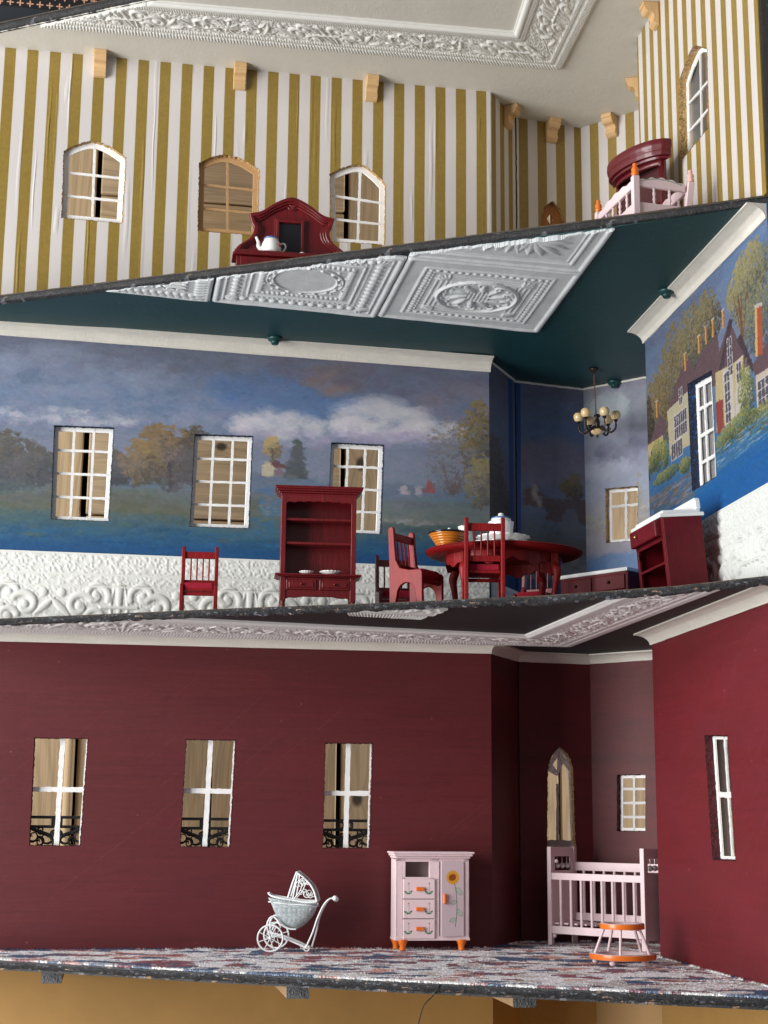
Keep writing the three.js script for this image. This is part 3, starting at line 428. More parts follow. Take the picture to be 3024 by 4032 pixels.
  const win = (x, y, w, h, nc, nr) => { P.poly([[x, y], [x + w, y], [x + w, y - h], [x, y - h]], [84, 80, 92]); for (let i = 0; i <= nc; i++) P.line([[x + w * i / nc, y], [x + w * i / nc, y - h]], [212, 206, 208], 0.0013); for (let i = 0; i <= nr; i++) P.line([[x, y - h * i / nr], [x + w, y - h * i / nr]], [212, 206, 208], 0.0013); };
  win(...[0.1036,1.2286], 0.045, 0.03, 6, 2); win(...[0.1233,1.2562], 0.012, 0.02, 2, 2); win(...[0.2851,1.2657], 0.014, 0.042, 2, 4); win(...[0.2729,1.2308], 0.016, 0.068, 2, 6); win(...[0.3092,1.2312], 0.014, 0.022, 2, 2); win(...[0.3656,1.1943], 0.04, 0.03, 4, 3); win(...[0.0096,1.2089], 0.018, 0.02, 2, 2); win(...[0.0902,1.1967], 0.04, 0.02, 5, 1);
  // bushes on the bank
  const B = [[50, 62, 46], [84, 94, 54], [116, 124, 66], [152, 152, 82]];
  for (const [x, y, w, h, n] of [[...[0.0365,1.1965], 0.03, 0.02, 300], [...[0.0666,1.1892], 0.014, 0.02, 160], [...[0.0062,1.1919], 0.03, 0.014, 260], [...[0.0698,1.1655], 0.05, 0.008, 260], [...[0.1375,1.1611], 0.02, 0.01, 200], [...[0.3343,1.1915], 0.022, 0.036, 420], [...[0.3786,1.1547], 0.05, 0.016, 380], [...[0.3152,1.1617], 0.05, 0.016, 380], [...[0.2668,1.1589], 0.03, 0.012, 260]]) P.tree(x, y, w, h, B, n, 0.003);
  P.strokes(-0.01, 0.15, 1.115, 1.15, 300, [[120, 108, 112], [150, 140, 150], [92, 92, 112], [110, 96, 72]], 0.03, 0.002, 0.6, 0.05);
  P.strokes(0.22, 0.45, 1.13, 1.155, 200, [[72, 110, 140], [150, 168, 188], [40, 110, 160]], 0.03, 0.002, 0.6, 0.05);
  P.strokes(-0.01, 0.15, 1.09, 1.12, 220, [[96, 104, 120], [120, 96, 84], [70, 110, 140], [140, 120, 70]], 0.02, 0.002, 0.5, 0.1);
  P.strokes(-0.01, 0.45, 0.98, 1.12, 900, [[8, 96, 172], [10, 88, 164], [16, 104, 176]], 0.05, 0.005, 0.4);
  P.poly([[0.24, 1.128], [0.45, 1.14], [0.45, 0.98], [0.1, 0.98], [0.1, 1.09]], [8, 92, 170], 0.55); P.impasto(30000, 0.0014, 14, 0.55, 0.35);
});

// maroon emulsion brushed on by hand: strokes, paper seams, scratches and bumps
function maroonPaint(key, s0, s1, W, Hh, k = 1) {
  const y0 = 0.59, y1 = H.c1 + 0.001;
  const t = canvasTex(W, Hh, (c) => { const P = new Paint(c, s0, s1, y0, y1, W, Hh), B = [81 * k, 14 * k, 22 * k]; P.fill(B.map(Math.round));
    for (let i = 0; i < 2600; i++) { const s = rr(s0 - 0.05, s1), y = rr(y0, y1), l = rr(0.02, 0.12), g = rr(-1, 1); P.line([[s, y], [s + l, y + rr(-0.004, 0.004)]], [B[0] + 12 * g, B[1] + 7 * g, B[2] + 8 * g], rr(0.0006, 0.004), 0.3); }
    for (let i = 0; i < 260; i++) P.dab(rr(s0, s1), rr(y0, y1), rr(0.006, 0.03), [B[0] + rr(-18, 26), B[1] + rr(-5, 18), B[2] + rr(-5, 18)], 0.08, rr(1.5, 4));
    for (let i = 0; i < 16; i++) { const s = rr(s0, s1), y = rr(0.62, 0.9), l = rr(0.03, 0.16); P.line([[s, y], [s + l, y + l * rr(0.75, 1)]], [136, 66, 72], 0.00045, 0.4); }
    for (let i = 0; i < 5; i++) { const s = s0 + (s1 - s0) * (0.12 + 0.2 * i), q = []; for (let j = 0; j <= 20; j++) q.push([s + 0.0015 * Math.sin(j * 0.7 + i), y0 + (y1 - y0) * j / 20]); P.line(q, [64, 12, 20], 0.0006, 0.35); }
    for (let i = 0; i < 60; i++) P.dab(rr(s0, s1), rr(y0, y1), rr(0.0005, 0.0012), rnd() < 0.5 ? [140, 78, 84] : [54, 10, 16], 0.7);
    P.impasto(9000, 0.002, 4, 0.35); });
  return { mat: std({ map: t, roughness: 0.58, bumpMap: brushBumpWide, bumpScale: 0.0004 }), s0, s1, y0, y1 };
}
const brushBumpWide = greyNoise(512, (u, v) => 0.5 * pn(u, v, 30, 1) + 0.5 * pn(u + 0.3, v, 14, 9)); brushBumpWide.repeat.set(3, 1.5);
const maroonBack = maroonPaint('B1', -LEFT, 0.69, 2048, 1024), maroonRight = maroonPaint('R1', 0, 0.44, 1024, 1024, 1.18);
// ---------- walls with their openings ----------
const openings = {}; // key -> list of polygons in wall metres
const cut = (key, poly) => { (openings[key] ??= []).push(poly); return poly; };
function wall(key, k, s0, s1, y0, y1, mat, mu, label) {
  const g = norm(new THREE.ExtrudeGeometry(shapeOf([[s0, y0], [s1, y0], [s1, y1], [s0, y1]], (openings[key] ?? []).map((p) => offset(p, 0.0004).slice().reverse())), { depth: 0.012, bevelEnabled: false }).translate(0, 0, -0.012));
  if (mu) { const u = g.attributes.uv; for (let i = 0; i < u.count; i++) u.setXY(i, (u.getX(i) - mu.s0) / (mu.s1 - mu.s0), (u.getY(i) - mu.y0) / (mu.y1 - mu.y0)); }
  return seat(mesh('wall', g, mat, house, label), key);
}
const wins = [];
function win(key, poly, o) { // a window set in an opening: frame at the outer face, glazing bars, cut edge
  const r = ragged(poly, 0.0018, (o.rag ?? 0.0006) * 0.6); cut(key, r); wins.push(() => {
    const out = offset(poly, 0.004), inn = offset(poly, -(o.fw ?? 0.004)), z = o.z ?? -0.0095;
    const w = seat(mesh('window', extr(out, 0.0026, 0.0005, [inn.slice().reverse()], z - 0.0013), o.mat, house, o.label), key);
    mesh('window_reveal', ringStrip(r, 0.0004, -0.0118, 0.0008, 6), o.cut, w);
    for (const [a, b, wd] of o.bars) { // glazing bars, their paint a little uneven
      const L = Math.hypot(b[0] - a[0], b[1] - a[1]), n = Math.max(6, Math.round(L / 0.003)), g = new THREE.BoxGeometry(L, wd, 0.0018, n, 1, 1), p = g.attributes.position, am = o.wob ?? 0.0003;
      for (let i = 0; i < p.count; i++) { const x = p.getX(i), q = Math.sign(p.getY(i)); p.setY(i, p.getY(i) + am * 2 * (vnoise(x * 260 + a[0] * 999, q * 5 + a[1] * 777) - 0.5)); }
      g.computeVertexNormals(); g.rotateZ(Math.atan2(b[1] - a[1], b[0] - a[0])).translate((a[0] + b[0]) / 2, (a[1] + b[1]) / 2, z + rr(-0.0002, 0.0002) + 0.0005);
      mesh('glazing_bar', g, o.mat, w);
    }
    if (o.extra) o.extra(w, z);
  });
}
const lerp2 = (a, b, t) => [a[0] + (b[0] - a[0]) * t, a[1] + (b[1] - a[1]) * t];
function grid(q, nc, nr, wd, ins = 0.003) { // q: top left, top right, bottom right, bottom left
  const out = [];
  for (let i = 1; i < nc; i++) out.push([lerp2(q[0], q[1], i / nc), lerp2(q[3], q[2], i / nc), wd]);
  for (let i = 1; i < nr; i++) out.push([lerp2(q[0], q[3], i / nr), lerp2(q[1], q[2], i / nr), wd]);
  return out;
}
const arched = (bl, br, tr, ap, tl) => { const c = curve2([tr, lerp2(tr, ap, 0.5).map((v, i) => v + (i ? 0.0035 : 0)), ap, lerp2(ap, tl, 0.5).map((v, i) => v + (i ? 0.0035 : 0)), tl], 14); return [bl, br, ...c]; };
const cross = (q, vx, hy, wd) => [[lerp2(q[3], q[2], vx), lerp2(q[0], q[1], vx), wd], [lerp2(q[0], q[3], hy), lerp2(q[1], q[2], hy), wd]];
M.pebbledGrey = phy({ color: lin(0.4, 0.41, 0.43), roughness: 0.3, clearcoat: 0.4, bumpMap: tile(greyNoise(256, (u, v) => smooth(0.3, 0.7, pn(u, v, 40, 1))), 0.05), bumpScale: 0.003 });
// striped room
const A3 = (n, bl, br, tr, ap, tl, mat, label) => win('B3', arched(bl, br, tr, ap, tl), { mat, cut: M.rawBoard, label, fw: 0.0075, rag: 0.0012, z: -0.0075,
  bars: [[lerp2(bl, br, 0.5), [ap[0], ap[1] - 0.004], 0.0034], [lerp2(bl, tl, 0.36), lerp2(br, tr, 0.36), 0.0034], [lerp2(bl, tl, 0.71), lerp2(br, tr, 0.71), 0.0034]], wob: 0.0004 });
A3(0, ...[[0.0937,1.5378],[0.1734,1.5363],[0.1744,1.6303],[0.1321,1.6507],[0.0919,1.633]], M.white, 'white arched window at the left of the striped wall');
A3(1, ...[[0.2742,1.5337],[0.355,1.5327],[0.3551,1.6285],[0.3115,1.6464],[0.2734,1.6316]], M.bareFrame, 'unpainted tan arched window in the middle of the striped wall');
A3(2, ...[[0.4574,1.5326],[0.5309,1.5328],[0.5314,1.6223],[0.4966,1.6483],[0.4526,1.6307]], M.white, 'white arched window right of the red dresser back');
{ const q = [[0.1562,1.5307],[0.2532,1.5279],[0.2596,1.6213],[0.1598,1.6314]], ap = [(q[2][0] + q[3][0]) / 2, Math.max(q[2][1], q[3][1]) + 0.018];
  win('R3', arched(q[0], q[1], q[2], ap, q[3]), { mat: M.white, cut: M.rawBoard, fw: 0.006, rag: 0.001, z: -0.0105, bars: [[lerp2(q[0], q[1], 0.5), [ap[0], ap[1] - 0.004], 0.003], [lerp2(q[0], q[3], 0.36), lerp2(q[1], q[2], 0.36), 0.003], [lerp2(q[0], q[3], 0.71), lerp2(q[1], q[2], 0.71), 0.003]], extra: (w) => { for (const f of [0.2, 0.72]) mesh('window_pane', mv(new THREE.BoxGeometry(0.024, 0.125, 0.001), q[0][0] + (q[1][0] - q[0][0]) * f, (q[0][1] + ap[1]) / 2 - 0.004, -0.0145), M.pebbledGrey, w); } }); }
{ const [l, ap, r] = [[0.0395,1.6237],[0.0563,1.6522],[0.0793,1.6264]]; // pointed brown window
  const p = [[l[0] + 0.001, 1.5], [r[0] - 0.001, 1.5], [r[0] - 0.001, l[1] - 0.004], [lerp2(ap, r, 0.5)[0] + 0.004, ap[1] - 0.012], [ap[0] + 0.002, ap[1]], [lerp2(ap, l, 0.5)[0] - 0.003, ap[1] - 0.012], [l[0] + 0.001, l[1] - 0.004]];
  win('T3', p, { mat: M.rawBoard, cut: M.rawBoard, fw: 0.0012, rag: 0.0009, bars: [], extra: (w) => { const c = [ap[0] + 0.001, ap[1] - 0.026]; mesh('window_tracery', extr(offset(p, 0.002), 0.002, 0.0003, [[[c[0], c[1] + 0.008], [c[0] - 0.0055, c[1]], [c[0], c[1] - 0.008], [c[0] + 0.0055, c[1]]]], -0.008), M.brownDoor, w); } }); }
// dining room
const Q2 = (key, q, label, o = {}) => win(key, [q[3], q[2], q[1], q[0]], { mat: M.white, cut: M.blueCut, label, fw: 0.0055, z: -0.0085, rag: 0.0005, bars: grid(q, o.nc ?? 3, o.nr ?? 4, o.wd ?? 0.0032), wob: o.wob ?? 0.0003, ...o });
Q2('B2', [[0.1033,1.247],[0.1784,1.248],[0.1769,1.1249],[0.1053,1.1248]], 'white twelve-pane window left of the brown tree in the mural');
Q2('B2', [[0.2825,1.245],[0.3579,1.2466],[0.356,1.1235],[0.2801,1.1227]], 'white twelve-pane window above the lone chair');
Q2('B2', [[0.4621,1.2434],[0.5327,1.244],[0.5294,1.1232],[0.4585,1.123]], 'white twelve-pane window half hidden by the hutch', { wob: 0.0007 });
{ const q = [[0.0334,1.2174],[0.0845,1.2147],[0.0823,1.1381],[0.0323,1.1399]]; win('U2', [q[3], q[2], q[1], q[0]], { mat: M.white, cut: M.rawBoard, fw: 0.005, rag: 0.0009, z: -0.009, label: 'small white tower window beside the sink cabinet', bars: [[lerp2(q[0], q[1], 0.55), lerp2(q[3], q[2], 0.55), 0.0042], [lerp2(q[0], q[3], 0.32), lerp2(q[1], q[2], 0.32), 0.004]], wob: 0.0009 }); }
M.pebbled = phy({ color: lin(0.95, 0.95, 0.96), roughness: 0.3, clearcoat: 0.5, bumpMap: tile(greyNoise(512, (u, v) => smooth(0.3, 0.7, pn(u, v, 60, 1))), 0.06), bumpScale: 0.004 });
{ const q = [[0.1555,1.2536],[0.2352,1.2464],[0.2389,1.1248],[0.1591,1.1256]]; Q2('R2', q, 'white twelve-pane window over the painted river, pebbled sheet behind', { z: -0.0108, fw: 0.006, wd: 0.004, wob: 0.0008, extra: (w) => { mesh('window_pane', mv(new THREE.BoxGeometry(0.09, 0.14, 0.001), (q[0][0] + q[1][0]) / 2, (q[0][1] + q[3][1]) / 2, -0.0142), M.pebbled, w); } }); }
// maroon room
function railing(w, cx, wdt, y0, kind) { // cast black balcony rail outside the window
  const gs = [], z = -0.021, t = 0.0023, l = cx - wdt / 2 - 0.012, r = cx + wdt / 2 + 0.012, top = y0 + 0.034, mid = y0 + 0.0225;
  gs.push(box(r - l, 0.0036, 0.002, cx, top, z, 0.0003), box(r - l, 0.0036, 0.002, cx, mid, z, 0.0003));
  for (const s of [-1, 1]) {
    for (const [px, py, R, a0, d] of [[0.012, 0.009, 0.0095, 2.2, 1], [0.028, 0.011, 0.0085, 0.4, -1], [0.004, 0.014, 0.006, 5, -1], [0.02, 0.004, 0.006, 1, 1], [0.019, 0.0185, 0.0045, 4, 1]]) { const p = []; for (let i = 0; i <= 20; i++) { const q = R * (1 - 0.8 * i / 20), a = a0 + d * 7 * i / 20; p.push([cx + s * (px + q * Math.cos(a)), y0 + py + q * Math.sin(a), z]); } gs.push(wire(p, t, 30, 6)); }
    gs.push(wire([[cx + s * 0.001, y0 - 0.004, z], [cx + s * 0.006, y0 + 0.01, z], [cx + s * 0.02, y0 + 0.016, z], [cx + s * 0.036, y0 + 0.0225, z]], t * 1.2, 16, 6));
    if (kind === 0) gs.push(box(0.006, 0.012, 0.002, cx + s * 0.004, (top + mid) / 2, z, 0.0004)); else gs.push(wire(arc(cx + s * 0.005, (top + mid) / 2, 0.0045, 0.005, 0, 6.28, 16).map(([x, y]) => [x, y, z]), t, 24, 6));
  }
  mesh('balcony_railing', gs, M.iron, w);
}
const Q1 = (q, label, vx, kind) => win('B1', [q[3], q[2], q[1], q[0]], { mat: M.white, cut: M.maroonCut, label, fw: -0.0014, z: -0.0095, rag: 0.0006, bars: [...cross(q, vx, 0.48, 0.0062), [lerp2(q[0], q[1], 0.985), lerp2(q[3], q[2], 0.985), 0.0022]], wob: 0.0005, extra: (w) => railing(w, (q[2][0] + q[3][0]) / 2, q[2][0] - q[3][0], q[3][1], kind) });
Q1([[0.0957,0.8509],[0.1606,0.8514],[0.157,0.7207],[0.0963,0.7208]], 'white cross-barred window at the far left of the maroon wall', 0.52, 0);
Q1([[0.2822,0.8523],[0.3441,0.8521],[0.3403,0.7201],[0.2791,0.7203]], 'white cross-barred window in the middle of the maroon wall', 0.5, 0);
Q1([[0.4585,0.8505],[0.519,0.8509],[0.5165,0.7201],[0.4571,0.7197]], 'white cross-barred window right of centre on the maroon wall', 0.5, 1);
{ const [bl, br, rs, ap, ls] = [[0.0403,0.7207],[0.0818,0.7203],[0.0794,0.8285],[0.061,0.8556],[0.0428,0.8247]];
  const p = [bl, br, ...curve2([rs, lerp2(rs, ap, 0.5).map((v, i) => v + 0.003), ap], 6), ...curve2([ap, lerp2(ap, ls, 0.5).map((v, i) => v + (i ? 0.003 : -0.003)), ls], 6).slice(1)];
  M.oldGrey = std({ map: tone(226, 224, 224, 0.25, 30, 1, 256, 0.05), roughness: 0.8, bumpMap: fineBump, bumpScale: 0.002 });
  win('T1', p, { mat: M.oldGrey, cut: M.rawBoard, fw: 0.0028, rag: 0.0012, z: -0.008, label: 'pointed gothic window above the crib', wob: 0.0007, bars: [[lerp2(bl, br, 0.45), [ap[0] - 0.001, ap[1] - 0.05], 0.0034], [lerp2(bl, br, 0.02).map((v, i) => v + (i ? 0.006 : 0)), lerp2(bl, br, 0.98).map((v, i) => v + (i ? 0.006 : 0)), 0.008]], extra: (w) => { const c = [ap[0] - 0.001, ap[1] - 0.024]; const top = [[ls[0] + 0.002, ls[1] - 0.006], [lerp2(ls, rs, 0.24)[0], ls[1] + 0.009], [lerp2(ls, rs, 0.46)[0], ls[1] - 0.009], [lerp2(ls, rs, 0.7)[0], ls[1] + 0.009], [rs[0] - 0.001, rs[1] - 0.007], [rs[0], rs[1]], [ap[0], ap[1]], [ls[0], ls[1]]]; mesh('window_tracery', extr(top, 0.0024, 0.0004, [[[c[0], c[1] + 0.009], [c[0] - 0.007, c[1]], [c[0], c[1] - 0.009], [c[0] + 0.007, c[1]]]], -0.0092), M.oldGrey, w); } }); }
{ const q = [[0.0392,0.8178],[0.0824,0.8179],[0.0802,0.7433],[0.0373,0.7435]]; win('U1', [q[3], q[2], q[1], q[0]], { mat: M.white, cut: M.maroonCut, fw: 0.0045, rag: 0.0006, z: -0.0095, label: 'small white eight-pane window of the tower', bars: grid(q, 2, 4, 0.0034) }); }
{ const q = [[0.1738,0.8487],[0.2437,0.8448],[0.2535,0.716],[0.1858,0.7153]]; win('R1', [q[3], q[2], q[1], q[0]], { mat: M.white, cut: M.maroonCut, fw: 0.004, rag: 0.0009, z: -0.0105, label: 'tall white window in the right maroon wall', wob: 0.0008, bars: [[lerp2(q[0], q[3], 0.48), lerp2(q[1], q[2], 0.48), 0.0062], [lerp2(q[0], q[1], 0.5), lerp2(q[3], q[2], 0.5), 0.004]] }); }

// walls of the ground storey (tan), maroon room, dining room, striped room
for (const [w, s0, s1] of [['B1', -LEFT, WALL.B1.len], ['J1', 0, WALL.J1.len], ['T1', 0, WALL.T1.len], ['U1', 0, WALL.U1.len], ['V1', 0, WALL.V1.len], ['R1', 0, WALL.R1.len + 0.02]]) {
  const keep = openings[w]; openings[w] = [];
  wall(w, 0, s0, s1, H.g0, 0.5865, M.tan, null, w === 'B1' ? 'tan painted wall of the bottom storey' : undefined);
  openings[w] = keep;
  const mp = w === 'B1' ? maroonBack : w === 'R1' ? maroonRight : null;
  wall(w, 1, s0, s1, 0.594, H.c1 + 0.0004, mp ? mp.mat : M.maroon, mp, w === 'B1' ? 'long maroon wall with three windows' : w === 'R1' ? 'right maroon wall with one tall window' : undefined);
}
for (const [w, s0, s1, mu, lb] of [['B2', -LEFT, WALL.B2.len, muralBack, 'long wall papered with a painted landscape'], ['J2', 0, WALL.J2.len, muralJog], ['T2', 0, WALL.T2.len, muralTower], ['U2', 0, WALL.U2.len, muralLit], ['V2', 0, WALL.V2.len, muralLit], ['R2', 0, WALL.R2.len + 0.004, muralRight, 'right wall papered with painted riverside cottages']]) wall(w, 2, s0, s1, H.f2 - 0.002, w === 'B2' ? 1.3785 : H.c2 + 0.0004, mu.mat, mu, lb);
const P3 = { B3: [-LEFT, WALL.B3.len, 0.02975, 0.0137, 0.0, 2048, 1024, 3], J3: [0, WALL.J3.len, 0.03, 0.01, 0, 256, 512, 0.5], T3: [0, WALL.T3.len, 0.03, 0.012, 0, 256, 512, 0.3], U3: [0, WALL.U3.len, 0.03, 0.022, 0, 256, 512, 0.3], V3: [0, WALL.V3.len, 0.03, 0.01, 0, 256, 512, 0.3], R3: [0, WALL.R3.len + 0.004, 0.0315, 0.029, 0, 1024, 512, 0.4] };
for (const [w, [s0, s1, per, first, lean, W, Hh, wr]] of Object.entries(P3)) wall(w, 3, s0, s1, H.f3 - 0.0005, H.c3 + 0.0004, stripes(w, s0, s1, H.f3, H.c3, per, first, lean, W, Hh, wr), { s0, s1, y0: H.f3, y1: H.c3 }, w === 'B3' ? 'long wall papered in gold and white stripes' : w === 'R3' ? 'right striped wall with one arched window' : undefined);
for (const f of wins) f();
// black painted front end of the right wall, all storeys
for (const [k, y0, y1] of [[1, 0.594, H.c1], [2, H.f2, H.c2], [3, H.f3 - 0.001, H.c3]]) seat(mesh('wall_edge', mv(new THREE.BoxGeometry(0.006, y1 - y0, 0.05, 2, 40, 4), WALL['R' + k].len + (k === 1 ? 0.0235 : 0.0075), (y0 + y1) / 2, -0.026), M.edge, house), 'R' + k);
// thin seam where the tower is glued to the house
for (const k of [1, 2, 3]) seat(mesh('seam', ringSeam(k), k === 2 ? M.blueCut : M.blackGap, house), 'T' + k);
function ringSeam(k) { const y0 = k === 1 ? H.f1 : k === 2 ? H.f2 : H.f3, y1 = k === 1 ? H.c1 : k === 2 ? H.c2 : H.c3, p = []; for (let i = 0; i <= 60; i++) p.push([0.0008 + rr(-0.0004, 0.0004), y0 + (y1 - y0) * i / 60, 0.0006]); return wire(p, 0.0009, 120, 5); }

// ---------- fourth storey, glimpsed at the top left ----------
M.fleur = std({ map: canvasTex(512, 512, (c, w, h) => { c.fillStyle = '#0c0c10'; c.fillRect(0, 0, w, h); c.fillStyle = '#c9987c'; for (let r = 0; r < 8; r++) for (let i = 0; i < 8; i++) { const x = (i + (r % 2) * 0.5) * 64 + 16, y = r * 64 + 32; for (const [dx, dy, a, b] of [[0, -13, 5, 11], [0, 13, 5, 11], [-13, 0, 11, 5], [13, 0, 11, 5]]) { c.beginPath(); c.ellipse(x + dx, y + dy, a, b, 0, 0, 7); c.fill(); } c.fillRect(x - 4, y - 4, 8, 8); } }), roughness: 0.9 });
M.fleur.map.wrapS = M.fleur.map.wrapT = THREE.RepeatWrapping; tile(M.fleur.map, 0.105);
M.navy = std({ color: lin(0.012, 0.016, 0.022), roughness: 0.8 });
{ const w = WALL.B3, g = (y0, y1, z) => mv(new THREE.BoxGeometry(w.len + LEFT, y1 - y0, 0.012), (w.len - LEFT) / 2, (y0 + y1) / 2, z - 0.006);
  const uvm = (gg) => { const q = norm(gg), p = q.attributes.position, u = q.attributes.uv; for (let i = 0; i < p.count; i++) u.setXY(i, p.getX(i), p.getY(i)); return q; };
  seat(mesh('wall', uvm(g(H.f4, 1.837, 0)), M.navy, house, 'dark navy foot of the topmost wall'), 'B3'); seat(mesh('wall', uvm(g(1.837, H.top, 0.0)), M.fleur, house, 'topmost wall papered black with copper crosses'), 'B3'); }

// ---------- ornamental ceiling and wainscot reliefs ----------
const Pt = (a) => V3(a[0], 0, a[1]);
const quadMap = (bl, br, tr, tl, y, dir) => (u, v, h) => { const x = (1 - u) * (1 - v) * bl[0] + u * (1 - v) * br[0] + u * v * tr[0] + (1 - u) * v * tl[0], z = (1 - u) * (1 - v) * bl[1] + u * (1 - v) * br[1] + u * v * tr[1] + (1 - u) * v * tl[1]; return V3(x, (typeof y === 'function' ? y(x, z) : y) - 0.0025 - h, z); };
const frontZ = (k, x) => { const f = FRONT[k]; let i = 1; while (i < f.length - 1 && f[i][0] < x) i++; const a = f[i - 1], b = f[i]; return a[1] + (b[1] - a[1]) * (x - a[0]) / (b[0] - a[0]); };
const behind = (k, gap = 0.003, amp = 0.004) => (P) => P.z < frontZ(k, P.x) - gap - amp * fbm(P.x * 160, P.z * 30, 2);
function scroll(R, cx, cy, s, ht, bold = false) { // one palmette with paired scrolls
  if (bold) { R.stroke([[cx, cy - s * 1.1], [cx, cy + s * 0.1], [cx, cy + s * 0.8]], s * 0.07, s * 0.2, ht * 1.1); R.bar(cx - s * 0.8, cy - s * 0.12, cx + s * 0.8, cy - s * 0.12, s * 0.09, ht); for (const f of [-1, 1]) { R.stroke([[cx + f * s * 0.2, cy - s * 1.0], [cx + f * s * 0.38, cy - s * 0.1], [cx + f * s * 0.2, cy + s * 0.9]], s * 0.09, s * 0.05, ht * 0.8); R.spiral(cx + f * s * 1.05, cy + s * 0.42, s * 0.6, 1.1, f > 0 ? 3.5 : -0.36, -f, s * 0.15, s * 0.12, ht); R.spiral(cx + f * s * 1.75, cy - s * 0.1, s * 0.62, 1.0, f > 0 ? 2.6 : 0.54, -f, s * 0.17, s * 0.13, ht * 1.1); R.spiral(cx + f * s * 1.0, cy - s * 0.62, s * 0.45, 1, f > 0 ? 0.2 : 2.94, f, s * 0.14, s * 0.14, ht); R.leaf(cx + f * s * 2.2, cy - s * 0.5, f > 0 ? 0.75 : 2.39, s * 1.2, s * 0.16, ht); R.leaf(cx + f * s * 2.3, cy - s * 0.8, f > 0 ? 0.3 : 2.84, s * 1.0, s * 0.15, ht); R.stamp(cx + f * s * 2.55, cy + s * 0.5, s * 0.2, ht); } return; }
  for (const a of [0.35, 0.95, Math.PI / 2, 2.19, 2.79]) { R.leaf(cx, cy, a, s * 0.85, s * 0.11, ht); R.leaf(cx, cy, -a, s * 0.7, s * 0.1, ht * 0.9); }
  R.stamp(cx, cy, s * 0.16, ht * 1.2); R.bar(cx - s * 0.6, cy, cx + s * 0.6, cy, s * 0.05, ht);
  for (const f of [-1, 1]) { R.stroke([[cx + f * s * 0.3, cy + s * 0.7], [cx + f * s * 0.75, cy + s * 0.9], [cx + f * s * 1.15, cy + s * 0.55], [cx + f * s * 1.0, cy + s * 0.2]], s * 0.1, s * 0.06, ht); R.spiral(cx + f * s * 1.5, cy - s * 0.05, s * 0.62, 1.15, f > 0 ? 2.2 : 0.94, -f, s * 0.13, s * 0.07, ht * 1.1); R.spiral(cx + f * s * 0.95, cy - s * 0.5, s * 0.34, 1, f > 0 ? 0.5 : 2.6, f, s * 0.1, s * 0.06, ht); R.leaf(cx + f * s * 2.0, cy + s * 0.15, f > 0 ? 0.6 : 2.54, s * 0.8, s * 0.13, ht); R.leaf(cx + f * s * 2.05, cy - s * 0.2, f > 0 ? -0.5 : 3.64, s * 0.7, s * 0.12, ht); R.stroke([[cx + f * s * 2.0, cy - s * 0.55], [cx + f * s * 2.4, cy - s * 0.1], [cx + f * s * 2.75, cy + s * 0.4]], s * 0.09, s * 0.12, ht); }
}
function borderRelief(L, W, dep = 1) { // v = 0 at the outer edge
  const R = new Relief(L, W, 0.0011), k = W / 0.09;
  R.rope(0.002, 0.0055 * k, L, 0.0055 * k, 0.0042, 0.0042 * k, 0.0028, 0.35); R.bar(0, 0.0125 * k, L, 0.0125 * k, 0.0016, 0.0012); R.rope(0.002, 0.0175 * k, L, 0.0175 * k, 0.0036, 0.0022 * k, 0.0022, 0.5);
  for (let x = 0.03; x < L; x += 0.135) scroll(R, x, 0.044 * k, 0.0215 * k, 0.003, Math.round(x / 0.135) % 2 === 0);
  R.rope(0.002, 0.074 * k, L, 0.074 * k, 0.0034, 0.0028 * k, 0.0024, 0.3); R.bar(0, 0.083 * k, L, 0.083 * k, 0.005 * k, 0.0036);
  R.pebble(0.0022, 0.0011, 0, 9, 0.021 * k, 0.069 * k); for (let i = 0; i < R.H.length; i++) R.H[i] *= dep; return R;
}
const len2 = (a, b) => Math.hypot(a[0] - b[0], a[1] - b[1]);
{ // frame on the ivory ceiling
  const O = [0.2386,-1.9271], I = [0.1652,-1.8297], dl = [-0.9904, 0.1386], df = [0.13, 0.9915];
  const o0 = [O[0] + dl[0] * 0.72, O[1] + dl[1] * 0.72 + 0.006], i0 = [I[0] + dl[0] * 0.66, I[1] + dl[1] * 0.66 + 0.006], o1 = [O[0] + df[0] * 0.44, O[1] + df[1] * 0.44], i1 = [I[0] + 0.066 * 0.4 , I[1] + df[1] * 0.36];
  atRoot(mesh('ceiling_border', borderRelief(0.72, 0.092).geo((u, v, h) => quadMap(O, o0, i0, I, H.c3)(u, v, h), behind(4)), M.foam, house, 'white embossed frieze along the ivory ceiling'));
  atRoot(mesh('ceiling_border', borderRelief(0.4, 0.092).geo((u, v, h) => quadMap(o1, O, I, i1, H.c3)(u, v, h), behind(4)), M.foam, house)); }
